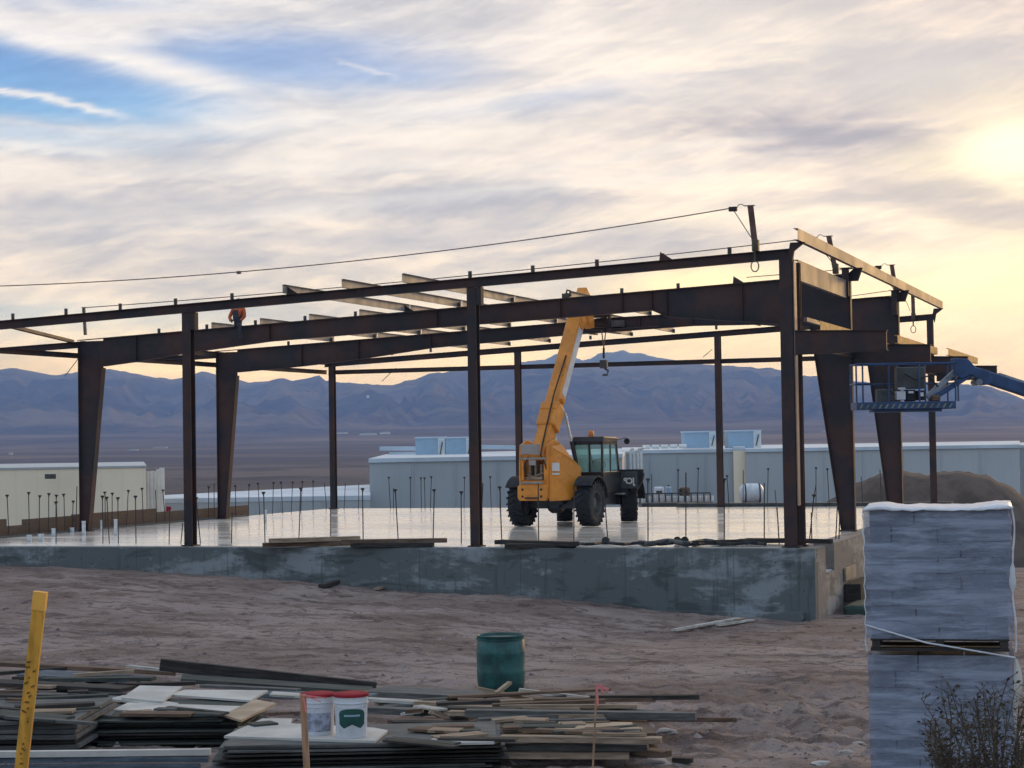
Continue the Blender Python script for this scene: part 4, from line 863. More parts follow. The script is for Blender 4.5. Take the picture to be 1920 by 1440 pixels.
# ------------------------------------------------------------------ dirt mound
def mound():
    prof = [(1500, 950), (1545, 943), (1560, 935), (1605, 908), (1650, 888), (1680, 883), (1710, 885), (1740, 890), (1765, 885), (1790, 882), (1820, 886), (1850, 892), (1880, 905), (1905, 920), (1925, 938), (1960, 960), (2010, 985)]
    vs = []; fs = []; n = 70; rows = [(-9, 0), (-7, .2), (-5, .5), (-3, .8), (-1.5, .95), (0, 1), (2, .9), (5, .5), (9, 0)]
    for dd_, k in rows:
        for i in range(n+1):
            u = 1480+550*i/n; D = 88+dd_; v = lerp_tab(prof, u); p = dep(u, v, 88); q = dep(u, 900, D)
            zb = -4.0; z = zb+(p.z-zb)*k+(.25*fbm(i*.35, dd_*.5, 3, 4) if k not in (0,) else 0)
            vs.append((q.x, q.y, z))
    for r in range(len(rows)-1):
        for i in range(n): fs.append((r*(n+1)+i, r*(n+1)+i+1, (r+1)*(n+1)+i+1, (r+1)*(n+1)+i))
    me = bpy.data.meshes.new('dirt_mound'); me.from_pydata(vs, [], fs); me.update()
    for p in me.polygons: p.use_smooth = True
    me.materials.append(mat('mound_dirt', (.085, .062, .050), .95, 0, .25, .8, bump=.8, bs=3, coord='Object')); o = bpy.data.objects.new('dirt_mound', me); COL.objects.link(o)
    tag(o, 'long grey brown dirt mound behind the high side of the frame', 'dirt pile')
mound()

# ------------------------------------------------------------------ warehouses beyond
def bldg(name, pts, ztop, zbase, m_, label, roof='roof_metal', cat='warehouse', parapet=.25, seams=0):
    t = tag(empty(name, (pts[0][0], pts[0][1], zbase)), label, cat)
    mb = MB(); n = len(pts); mb.prism([(p[0], p[1], zbase) for p in pts], (0, 0, ztop-zbase)); rel(mb.build('wall', M[m_]), t)
    c = Vector((sum(p[0] for p in pts)/n, sum(p[1] for p in pts)/n)); mb = MB()
    big = [(c.x+(p[0]-c.x)*1.004, c.y+(p[1]-c.y)*1.004, ztop+.003) for p in pts]; mb.prism(big, (0, 0, parapet)); rel(mb.build('roof', M[roof]), t)
    if seams:
        mb = MB(); a = Vector((pts[0][0], pts[0][1], 0)); b = Vector((pts[1][0], pts[1][1], 0)); nn = (b-a).normalized().cross(Vector((0, 0, 1)))
        for i in range(1, seams):
            p = a.lerp(b, i/seams)+nn*.03; mb.box(p.x-.05, p.x+.05, p.y-.03, p.y+.03, zbase, ztop-.02)
        rel(mb.build('seam', M[m_]), t)
    return t
def gp(u, D): p = dep(u, 830, D); return (p.x, p.y)
zc = dep(140, 871, 92).z
cb_ = bldg('cream_warehouse', [gp(-300, 92), gp(273, 93), gp(268, 118), gp(-320, 118)], zc-.2, -7, 'cream_wall', 'cream metal warehouse at the left edge behind the slab', 'gray_wall2', seams=0, parapet=.09)
rel(MB().box(0, .5, 0, .15, 0, .22).build('wall_lamp', M['greydark']), cb_).location = dep(84, 898, 91.6)
# silo bundle
sb_ = tag(empty('pipe_stack', dep(290, 935, 96)), 'bundle of ribbed white vertical pipes at the end of the cream warehouse', 'pipes')
for i, (u, vt, r) in enumerate([(278, 884, .09), (285, 883, .10), (292, 884, .09), (298, 880, .11), (304, 877, .12)]):
    b = dep(u, 936, 96); tp = dep(u, vt, 96); rel(MB().tube([(b.x, b.y, -6), (b.x, b.y, tp.z)], r, 10).build('pipe', M['white']), sb_)
a = dep(276, 886, 96.3); b = dep(306, 884, 96.3); rel(MB().bar(a, b, .1, .12).bar(a-Vector((0, 0, .7)), b-Vector((0, 0, .7)), .1, .1).build('brace', M['gray_wall']), sb_)
# low light building
zl = dep(560, 931, 112).z
bldg('low_annex', [gp(268, 112), gp(692, 112), gp(694, 142), gp(300, 120)], zl-.25, -8, 'gray_wall', 'low pale blue flat roofed annex between the cream and grey warehouses', seams=5)
# main grey warehouse, receding
zw = dep(692, 863, 120).z
w1 = bldg('grey_warehouse', [gp(692, 120), gp(1166, 124), gp(1180, 205), gp(725, 165)], zw-.15, -8, 'gray_wall', 'long grey blue warehouse with rooftop units directly behind the telehandler boom', seams=6)
bldg('grey_warehouse', [gp(1166, 150), gp(1374, 150), gp(1374, 210), gp(1166, 210)], dep(1300, 844, 150).z-.2, -8, 'gray_wall', 'grey blue warehouse wall just behind the white water tank', seams=4)
bldg('cream_bay', [gp(1374.5, 149.6), gp(1397, 149.6), gp(1397, 160), gp(1374.5, 160)], dep(1385, 842, 150).z-.1, -8, 'cream_wall', 'narrow cream wall bay between the two grey warehouse walls')
bldg('grey_warehouse', [gp(1397.5, 149), gp(1911, 149), gp(1911, 220), gp(1397.5, 220)], dep(1600, 839.5, 149).z-.2, -8, 'gray_wall2', 'wide flat grey warehouse wall behind the dirt mound', seams=7)
bldg('grey_warehouse', [gp(1912, 170), gp(2300, 170), gp(2300, 220), gp(1912, 220)], dep(1916, 836, 170).z-.2, -8, 'gray_wall', 'darker grey warehouse at the far right edge behind the dirt mound')
def unit(u0, v0, u1, v1, D, dp_, lb, m_='hvac'):
    a = dep(u0, v1, D); b = dep(u1, v0, D); wd = abs((b-a).dot(rgt)); h = abs((b-a).dot(upv))
    t = tag(empty('rooftop_unit', (a+b)/2-Vector((0, 0, h/2)), YAW), lb, 'rooftop unit', 'air handling units on the warehouse roofs')
    MB().box(-wd/2, wd*.26, 0, dp_, 0, h).build('cabinet', M[m_], t); MB().box(wd*.265, wd/2, -.05, dp_, 0, h*1.0).build('fan_section', M['white'], t)
    mb = MB(); mb.box(wd*.30, wd*.46, -.09, -.052, h*.55, h*.92).box(-wd/2-.05, wd/2+.05, -.07, dp_+.02, h*1.003, h*1.003+.12)
    mb.build('trim', M['roof_metal'], t); MB().bar((wd*.34, -.12, h*.15), (wd*.42, -.12, h*.8), .08, .08).build('fan', M['greydark'], t)
unit(779, 822, 834, 858, 150, 3, 'blue and white rooftop unit, left of the two behind the second end wall post')
unit(835, 822, 886, 858, 150, 3, 'blue and white rooftop unit, right of the two behind the second end wall post')
unit(1283, 811, 1344, 840, 160, 3, 'pale blue rooftop unit just left of the rear post above the white tank')
unit(1366, 809, 1427, 840, 160, 3, 'pale blue rooftop unit above the narrow cream wall bay')
for (u0, v0, u1, v1, lb) in [(712, 841, 790, 841, 'long pale duct on the roof left of the blue rooftop units'), (892, 838, 985, 839, 'pale roof duct between the frame columns above the grey warehouse'), (730, 852, 800, 851, 'thin lower pale duct on the grey warehouse roof')]:
    tag(MB().bar(dep(u0, v0, 158), dep(u1, v1, 158), .6, .34).build('roof_duct', M['roof_metal']), lb, 'duct', 'ducts on the warehouse roofs')
for i in range(5):
    u = 1205+i*17; tag(MB().tube([dep(u, 838-i*.4, 152), dep(u+14, 838-i*.4, 152)], .16, 10).build('roof_duct', M['white']), 'bright white duct segment on the roof beyond the cab mirror', 'duct', 'white duct segments beyond the cab')
vp_ = tag(empty('pipe_stack', dep(1185, 900, 146)), 'cluster of white vertical vent pipes right of the telehandler cab', 'pipes')
for u, vt in [(1166, 852), (1172, 848), (1183, 842), (1190, 846), (1197, 842), (1203, 841)]:
    b = dep(u, 905, 146); tp = dep(u, vt, 146); rel(MB().tube([(b.x, b.y, -6), (b.x, b.y, tp.z-.2), (b.x+.05, b.y, tp.z), (b.x+.3, b.y, tp.z+.05)], .10, 8).build('pipe', M['white'], smooth=True), vp_)
# tiny distant sheds on the plain
far = [(640, 810, 28, 4), (690, 812, 40, 4), (722, 809, 24, 5), (20, 848, 8, 5), (690, 740, 7, 7), (300, 838, 34, 3), (250, 842, 22, 3), (1545, 808, 8, 3)]
for i, (u, v, wd, h) in enumerate(far):
    d = ray(u, v+h); D = 1500
    while D < 7800:
        p = CAM+d*D
        if p.z < ground_z(p.x, p.y): break
        D += 25
    wm = wd/FPX*D*.8; hm = h/FPX*D
    t = tag(empty('far_building', (p.x, p.y, p.z-hm*.4), YAW), ['tiny pale shed on the plain right of the third post', 'long tiny pale building on the plain', 'tiny pale building beside the long one on the plain', 'tiny pale shed at the left edge of the plain', 'small pale round tank high on the blue ridge', 'faint pale row of sheds between the left columns', 'tiny pale shed left of the faint row', 'tiny white speck of a house at the foot of the ridge'][i], 'building', 'tiny far buildings on the plain')
    MB().box(-wm/2, wm/2, 0, wm*.3, 0, hm).build('wall', M['white'], t); MB().prism([(-wm/2, -1, hm), (wm/2, -1, hm), (wm*.4, -1, hm*1.3), (-wm*.4, -1, hm*1.3)], (0, wm*.3+2, 0)).build('roof', M['roof_metal'], t)

# ------------------------------------------------------------------ right wall details
b = px(1601, 1081, .56)
plank((.60, 3.2, -.80), (.60, 4.6, -.80), .30, .05, 'ply_warm', 'small pale timber panel fixed on the side wall beside the block stack', roll=R(90), name='timber_panel', cat='board')
t = tag(MB().box(.57, .95, 3.2, 5.6, -1.42, -1.02).build('recess_shade_box', M['wood_dark'], bevel=.01), 'dark box in place of the shaded recess at the foot of the side wall', 'box')  # dark box added to give the recess its shade
t = tag(MB().box(.8, 2.1, 1.6, 3.4, -1.75, -1.38).build('tarp_bundle', M['tarp'], bevel=.08), 'dark green tarp bundle on the ground by the block stack', 'tarp')
tag(MB().box(.12, .50, .98, 2.02, -.618, -.60).build('sill_board', M['plastic_white']), 'pale sill strip in the notch of the side wall', 'strip')

# ------------------------------------------------------------------ boom lift
bl = tag(empty('boom_lift', dep(1707, 768, 44.5), YAW), 'blue boom lift with its work platform held beside the canopy', 'boom lift')
def L2(u, v, D=44.5, off=0.0):    # world point -> local frame of the lift
    return Matrix.Rotation(-YAW, 3, 'Z')@(dep(u, v, D)-Vector(bl.location))+Vector((0, off, 0))
S = FPX/44.5
def lx(u): return (u-1707)/S
def lz(v): return (768-v)/S
P_ = lambda u, v, y=.4: Vector((lx(u), y, lz(v)))
MB().box(lx(1607), lx(1793), 0, .85, lz(767), lz(753)).build('platform_floor', M['blue'], bl, bevel=.01)
MB().box(lx(1640), lx(1768), .1, .7, lz(772), lz(767)-.002).build('platform_bracket', M['blue'], bl)
mb = MB()
for i in range(15): x = lx(1611+i*12); mb.prism([(x, -.008, lz(765)), (x+.04, -.008, lz(765)), (x+.10, -.008, lz(757)), (x+.06, -.008, lz(757))], (0, .006, 0))
mb.build('hazard_marking', M['chev'], bl)
mb = MB(); r = .02
for (u, y) in [(1607, .02), (1619, .02), (1607, .83), (1668, .02), (1695, .83), (1725, .02), (1793, .02), (1805, .4), (1793, .83), (1750, .83)]:
    mb.tube([(lx(u), y, lz(753)), (lx(u), y, lz(681))], r, 6)
for v in (681, 718):
    for (ua, ya, ub, yb) in ((1607, .02, 1793, .02), (1607, .83, 1793, .83), (1607, .02, 1607, .83), (1793, .02, 1805, .4), (1805, .4, 1793, .83)):
        if v == 718 and ya == .02 and yb == .02: mb.tube([(lx(1607), .02, lz(v)), (lx(1632), .02, lz(v))], r, 6); continue
        mb.tube([(lx(ua), ya, lz(v)), (lx(ub), yb, lz(v))], r, 6)
mb.build('guard_rail', M['blue'], bl)
MB().box(lx(1690), lx(1742), .35, .75, lz(728), lz(687)).build('control_console', M['greydark'], bl, bevel=.02)
MB().tube([P_(1700, 700, .2), P_(1720, 712, .15), P_(1745, 705, .2), P_(1765, 725, .3)], .02, 6).tube([P_(1655, 690, .1), P_(1660, 722, .05), P_(1680, 740, .1)], .018, 6).build('cable_loop', M['black'], bl)
MB().box(lx(1652), lx(1682), .4, .7, lz(753)+.001, lz(728)).build('tool_chest', M['greydark'], bl, bevel=.02)
MB().box(lx(1750), lx(1766), .1, .3, lz(753)+.001, lz(741)).build('tool_bag', M['wood_brown'], bl, bevel=.03)
MB().box(lx(1686), lx(1703), .25, .5, lz(749), lz(733)).box(lx(1688), lx(1702), .2, .25, lz(730), lz(726)).build('tool_tray', M['plastic_white'], bl, bevel=.01)
MB().box(lx(1705), lx(1722), .25, .6, lz(752), lz(730)).box(lx(1726), lx(1740), .2, .6, lz(750), lz(732)).build('hose_box', M['black'], bl, bevel=.02)
MB().box(lx(1708), lx(1717), .20, .25, lz(737), lz(733)).box(lx(1729), lx(1735), .15, .2, lz(743), lz(736)).build('label', M['plastic_white'], bl)
P_ = lambda u, v, y=.4: Vector((lx(u), y, lz(v)))
MB().bar(P_(1745, 745), P_(1808, 690), .12, .12).build('jib_link', M['bluegrey'], bl, bevel=.01)
MB().bar(P_(1755, 747, .3), P_(1832, 700, .3), .10, .12).build('jib_link', M['blue'], bl, bevel=.01)
MB().tube([P_(1752, 738, .55), P_(1785, 720, .55)], .05, 8).build('jib_cylinder', M['chrome'], bl)
MB().prism([(lx(1795), .2, lz(672)), (lx(1822), .2, lz(674)), (lx(1836), .2, lz(690)), (lx(1862), .2, lz(697)), (lx(1868), .2, lz(722)), (lx(1850), .2, lz(724)), (lx(1838), .2, lz(712)), (lx(1826), .2, lz(704)), (lx(1808), .2, lz(712)), (lx(1796), .2, lz(700))], (0, .45, 0)).build('knuckle', M['blue'], bl, bevel=.02)
MB().tube([P_(1840, 718, .1), P_(1840, 718, .7)], .07, 12).build('pivot_pin', M['bluegrey'], bl)
e0 = P_(1856, 708); e1 = P_(2300, 862)
m_b = MB().bar(e0, e1, .28, .28).build('main_boom', M['blue'], bl, bevel=.03); MB().bar(e0+Vector((.3, 0, .06)), e1+Vector((0, 0, .165)), .26, .05).build('boom_cover', M['bluegrey'], m_b)
# chassis standing out of view
gzz = -1.4-bl.location.z
MB().bar(e1, Vector((lx(2420), .4, gzz+1.2)), .5, .5).build('turret_arm', M['blue'], bl, bevel=.03)
MB().box(lx(2420)-1.2, lx(2420)+1.2, -.7, 1.5, gzz+.45, gzz+1.4).build('turret', M['blue'], bl, bevel=.06)
for sx in (-1, 1):
    for sy in (-.8, 1.6): MB().lathe([(.2, -.15), (.42, -.15), (.45, 0), (.42, .15), (.2, .15)], 22, (lx(2420)+sx, sy, gzz+.42), 'y').build('wheel', M['black'], bl)

# ------------------------------------------------------------------ block pallets wrapped in plastic
def wrap_mat():
    m_ = bpy.data.materials.new('plastic_wrap'); m_.use_nodes = True; N = NT(m_.node_tree); b = m_.node_tree.nodes['Principled BSDF']
    tc = N.n('ShaderNodeTexCoord'); P = V(N, tc.outputs['Object'])
    n1 = N.noise(N.scalev(P, (1.2, 1.2, 9)), 1.0, 6, .65, .8); n2 = N.noise(N.scalev(P, (3.5, 3.5, 30)), 1.0, 5, .7, .5)
    N.set(b.inputs['Base Color'], N.mix(N.ss(n1, .4, .65), (.29, .33, .43), (.41, .46, .58))); N.set(b.inputs['Roughness'], n2*.3+.22)  # blue sky reflection tinted into the wrap colour
    bp = N.n('ShaderNodeBump'); bp.inputs['Strength'].default_value = .7; bp.inputs['Distance'].default_value = .02; N.set(bp.inputs['Height'], n1*.6+n2*.4); N.L.new(bp.outputs[0], b.inputs['Normal'])
    tr_ = N.n('ShaderNodeBsdfTransparent'); tr_.inputs[0].default_value = (.85, .9, .97, 1); mx = N.n('ShaderNodeMixShader')
    N.set(mx.inputs[0], N.ss(n1*.6+n2*.4, .40, .58)*.34+.34); N.L.new(tr_.outputs[0], mx.inputs[1]); N.L.new(b.outputs[0], mx.inputs[2]); N.L.new(mx.outputs[0], m_.node_tree.nodes['Material Output'].inputs[0])
    return m_
M['wrap'] = wrap_mat()
M['block'] = mat('grey_block', (.25, .265, .30), .9, 0, .2, 4, bump=.5, bs=30)
def block_stack(u0, u1, vtop, zbot, courses, D, label):
    a = dep(u0, vtop, D); b = dep(u1, vtop, D); wd = (b-a).length; ztop = a.z-.02; dpt = 1.05
    t = tag(empty('block_pallet', ((a.x+b.x)/2, (a.y+b.y)/2, zbot), YAW-.225), label, 'block pallet', 'wrapped pallets of concrete block')
    h = ztop-zbot
    ph = .10; mb = MB()
    for y in (0.02, .2, .42, .64, .86): mb.box(-wd/2+.02, wd/2-.02, y, y+.12, ph-.022, ph)
    for x in (-wd/2+.03, -.03, wd/2-.09): mb.box(x, x+.06, .02, .98, .024, ph-.024)
    for y in (0.02, .42, .86): mb.box(-wd/2+.02, wd/2-.02, y, y+.10, 0, .022)
    mb.build('pallet', M['wood_dark'], t)
    ch = (h-ph)/courses; mb = MB()
    for c in range(courses):
        nb = 3; off = 0 if c % 2 else .5
        xs = [-wd/2+.02]+[(-wd/2+.02)+(wd-.04)*(k+off if off else k)/nb for k in range(1 if not off else 0, nb)]+[wd/2-.02]
        xs = sorted(set(round(x, 4) for x in xs))
        for i in range(len(xs)-1):
            if xs[i+1]-xs[i] < .03: continue
            j = random.uniform(-.008, .008)
            for (ya, yb) in ((.03+j, .5), (.51, .99+j)):
                mb.box(xs[i]+.008, xs[i+1]-.006, ya, yb, ph+c*ch+.003, ph+(c+1)*ch-.004)
    mb.build('concrete_blocks', M['block'], t)
    # wrap skin: rippled shell
    vs = []; fs = []; nz = 44; per = []
    nx, ny = 26, 22; e_ = .012
    for i in range(nx): per.append((-wd/2-e_+(wd+2*e_)*i/nx, .0-e_+.01))
    for i in range(ny): per.append((wd/2+e_, -e_+.01+(1.02+2*e_)*i/ny))
    for i in range(nx): per.append((wd/2+e_-(wd+2*e_)*i/nx, 1.03+e_))
    for i in range(ny): per.append((-wd/2-e_, 1.03+e_-(1.02+2*e_)*i/ny))
    npz = len(per)
    for k in range(nz+1):
        z = ph*.95+(h-ph*.95)*k/nz
        for (x, y) in per:
            f = .010*noise.noise((x*3, y*3, z*16))+.008*noise.noise((x*7, y*7, z*5)); c_ = Vector((x, y-.5, 0)).normalized()
            s = .016*max(0, noise.noise((x*2, y*2+7, z*22))) if abs(abs(x)-wd/2) < .03 else 0
            vs.append((x+c_.x*(f+s), y+c_.y*f, z))
    for k in range(nz):
        for i in range(npz): j = (i+1) % npz; fs.append((k*npz+i, k*npz+j, (k+1)*npz+j, (k+1)*npz+i))
    MB().add(vs, fs).build('plastic_wrap', M['wrap'], t, True)
    return t, wd, h
up_, wdu, hu = block_stack(1624, 1888, 953, .735, 8, 15.2, 'upper plastic wrapped pallet of grey concrete blocks with a white plastic cap')
# a white crumpled sheet over the top and torn wrap down one edge
mb = MB(); nx = 30; vs = []; fs = []
for j, (y, z) in enumerate(((-.03, -.006), (-.028, .003), (.3, .006), (.75, .006), (1.07, .01), (1.08, -.06))):
    for i in range(nx+1):
        x = -wdu/2-.02+(wdu+.05)*i/nx; k = .013*noise.noise((x*6, y*3, 2))+.007*noise.noise((x*19, y*5, 2))+.022*math.exp(-((x-wdu/2+.05)/.12)**2)+.02*math.exp(-((x+wdu/2-.10)/.12)**2)
        vs.append((x, y, hu+z+(k if z > 0 else k*.4+.012*noise.noise((x*14, 3, 1)))))
for j in range(5):
    for i in range(nx): fs.append((j*(nx+1)+i, j*(nx+1)+i+1, (j+1)*(nx+1)+i+1, (j+1)*(nx+1)+i))
o = MB().add(vs, fs).build('top_sheet', M['plastic_white'], up_, True); o.modifiers.new('th', 'SOLIDIFY').thickness = .004
pts = [(wdu/2+.02+.012*math.sin(z*9)+.01*noise.noise((z*5, 1, 0)), -.01, hu-z*hu) for z in [i/24 for i in range(25)]]
MB().tube(pts, [.006+.016*max(0, noise.noise((i*.45, 4, 0)))+(.014 if 9 < i < 14 else 0) for i in range(25)], 7).build('torn_wrap', M['plastic_white'], up_, True)
MB().tube([(-wdu/2-.01, -.02, .20), (-.1, -.03, .07), (wdu*.3, -.03, -.0), (wdu/2+.02, -.02, -.04)], .007, 6).build('wrap_tail', M['plastic_white'], up_)
mb = MB()
pts = [(-wdu/2-.015-.006*math.sin(i*1.9), -.005, hu-i*hu/26) for i in range(27)]
MB().tube(pts, [.003+.007*abs(noise.noise((i*.9, 2, 5))) for i in range(27)], 6).build('torn_wrap', M['plastic_white'], up_, True)
lo_, wdl, hl = block_stack(1632, 1895, 1226, -.42, 8, 15.25, 'lower plastic wrapped pallet of grey concrete blocks standing on the dirt')
pts = [(wdl/2+.02+.012*math.sin(z*7), -.01, hl-.02-z*hl*.55) for z in [i/16 for i in range(17)]]
MB().tube(pts, [.010+(.026*math.sin(PI*min(1, i/10)) if i < 10 else .006) for i in range(17)], 7).build('torn_wrap', M['ply'], lo_, True)

# ------------------------------------------------------------------ lumber pile in the foreground
def gz(x, y): return near_z(x, y)+near_noise(x, y)
def sheet_stack(uL, uR, vfront, D, depth, n, t_, mats, label, group, yaw=0.0, top='ply', jit=.05, wscale=1.0):
    a = dep(uL, vfront, D); b = dep(uR, vfront, D); wd = abs((b-a).dot(rt0)); c = (a+b)/2; g0 = gz(c.x, c.y)
    ztop = c.z; th = (ztop-g0)/n
    for i in range(n):
        f = i/(n-1); w2 = wd*(1+random.uniform(-.03, .02))*(1 if f > .3 else 1); dd2 = depth*(1+random.uniform(-.05, .05))
        m_ = top if i == n-1 else random.choice(mats)
        cx_, cy_ = random.uniform(-jit, jit), random.uniform(-jit, jit)
        n_ = 9; vs = []; wv = random.uniform(-.012, .012)
        mb = MB(); hh = th*.80
        for k in range(n_):
            xa = -w2/2+w2*k/n_; xb = xa+w2/n_
            za = wv*math.sin(k/n_*PI); zb2 = wv*math.sin((k+1)/n_*PI)
            mb.hexa([(xa, 0, za), (xb, 0, zb2), (xb, dd2, zb2), (xa, dd2, za), (xa, 0, za+hh), (xb, 0, zb2+hh), (xb, dd2, zb2+hh), (xa, dd2, za+hh)])
        bmv = {}; mb2 = MB()
        # merge slices into one sheet
        top_v = [(-w2/2+w2*k/n_, wv*math.sin(k/n_*PI)) for k in range(n_+1)]
        vv = []
        for (x_, z_) in top_v: vv += [(x_, 0, z_), (x_, dd2, z_), (x_, dd2, z_+hh), (x_, 0, z_+hh)]
        ff = [(0, 1, 2, 3), (n_*4+3, n_*4+2, n_*4+1, n_*4)]
        for k in range(n_):
            for q in range(4): ff.append((k*4+q, k*4+(q+1) % 4, (k+1)*4+(q+1) % 4, (k+1)*4+q))
        mb2.add(vv, ff)
        o = mb2.build('plywood_sheet', M[m_]); o.rotation_euler = (0, 0, YAW+yaw+random.uniform(-.02, .02)); o.location = (c.x+cx_, c.y+cy_, g0+th*i+.01)
        kk = ['bottom sheet', 'second lowest sheet'][i] if i < 2 else 'topmost sheet' if i == n-1 else 'sheet number %d from the bottom' % (i+1)
        tag(o, '%s of %s' % (kk, label), 'sheet', group)
G = ['wood_grey', 'wood_green', 'wood_dark', 'wood_grey']
sheet_stack(410, 935, 1392, 16.7, 1.15, 13, .02, G, 'the front weathered stack under the two buckets', 'sheets of the front stack', .03, 'wood_grey', .11)
sheet_stack(170, 440, 1346, 18.3, 1.2, 13, .02, ['wood_green', 'wood_dark', 'wood_green'], 'the dark stack left of the buckets', 'sheets of the dark stack', -.06, 'wood_green', .10)
sheet_stack(905, 1225, 1378, 17.5, .9, 8, .02, ['wood_brown', 'wood_tan', 'wood_grey', 'wood_brown'], 'the brown stack under the long planks', 'sheets of the brown stack', .02, 'wood_brown', .06)
sheet_stack(-260, 150, 1352, 17.6, 1.5, 7, .02, ['wood_grey', 'wood_dark', 'wood_blue'], 'the low stack behind the orange stake', 'sheets of the left stack', -.03, 'wood_grey', .06)
sheet_stack(-120, 385, 1408, 16.0, .07, 4, .02, ['wood_blue', 'wood_grey'], 'the pale low stack at the bottom left corner', 'sheets of the corner stack', -.05, 'ply', .03)
def quad(pts_uv, z, m_, label, t_=.02):
    P = [pz(u, v, z) for u, v in pts_uv]
    o = MB().prism([(p.x, p.y, z-t_) for p in P], (0, 0, t_)).build('plywood_offcut', M[m_]); tag(o, label, 'board', 'loose boards on top of the lumber pile')
quad([(228, 1308), (262, 1285), (342, 1287), (305, 1315)], -.062, 'ply', 'square pale offcut on top of the dark stack')
quad([(205, 1310), (232, 1303), (335, 1318), (322, 1324)], -.082, 'ply', 'pale offcut tucked under the square one')
quad([(318, 1302), (346, 1293), (502, 1294), (470, 1313)], -.070, 'ply', 'wide pale board right of the square offcut')
quad([(212, 1330), (240, 1317), (458, 1324), (430, 1340)], -.084, 'ply', 'long pale board across the front of the dark stack')
quad([(163, 1338), (190, 1324), (222, 1326), (208, 1342)], -.088, 'wood_grey', 'small grey offcut at the left corner of the dark stack')
quad([(418, 1340), (478, 1311), (518, 1318), (452, 1350)], -.080, 'ply_warm', 'brown board slanting between the stacks')
quad([(420, 1380), (492, 1347), (548, 1347), (545, 1356), (700, 1364), (727, 1369), (703, 1389)], -.094, 'ply', 'large pale plywood sheet under the two buckets')
quad([(790, 1394), (812, 1384), (945, 1382), (925, 1391)], -.094, 'ply', 'thin pale board at the right end of the front stack')
quad([(1038, 1368), (1048, 1353), (1185, 1354), (1188, 1362), (1205, 1364), (1200, 1371)], -.10, 'ply_warm', 'tan plywood piece on the brown stack')
quad([(505, 1302), (512, 1296), (572, 1300), (570, 1306)], -.10, 'wood_pale', 'small pale strip behind the left bucket')
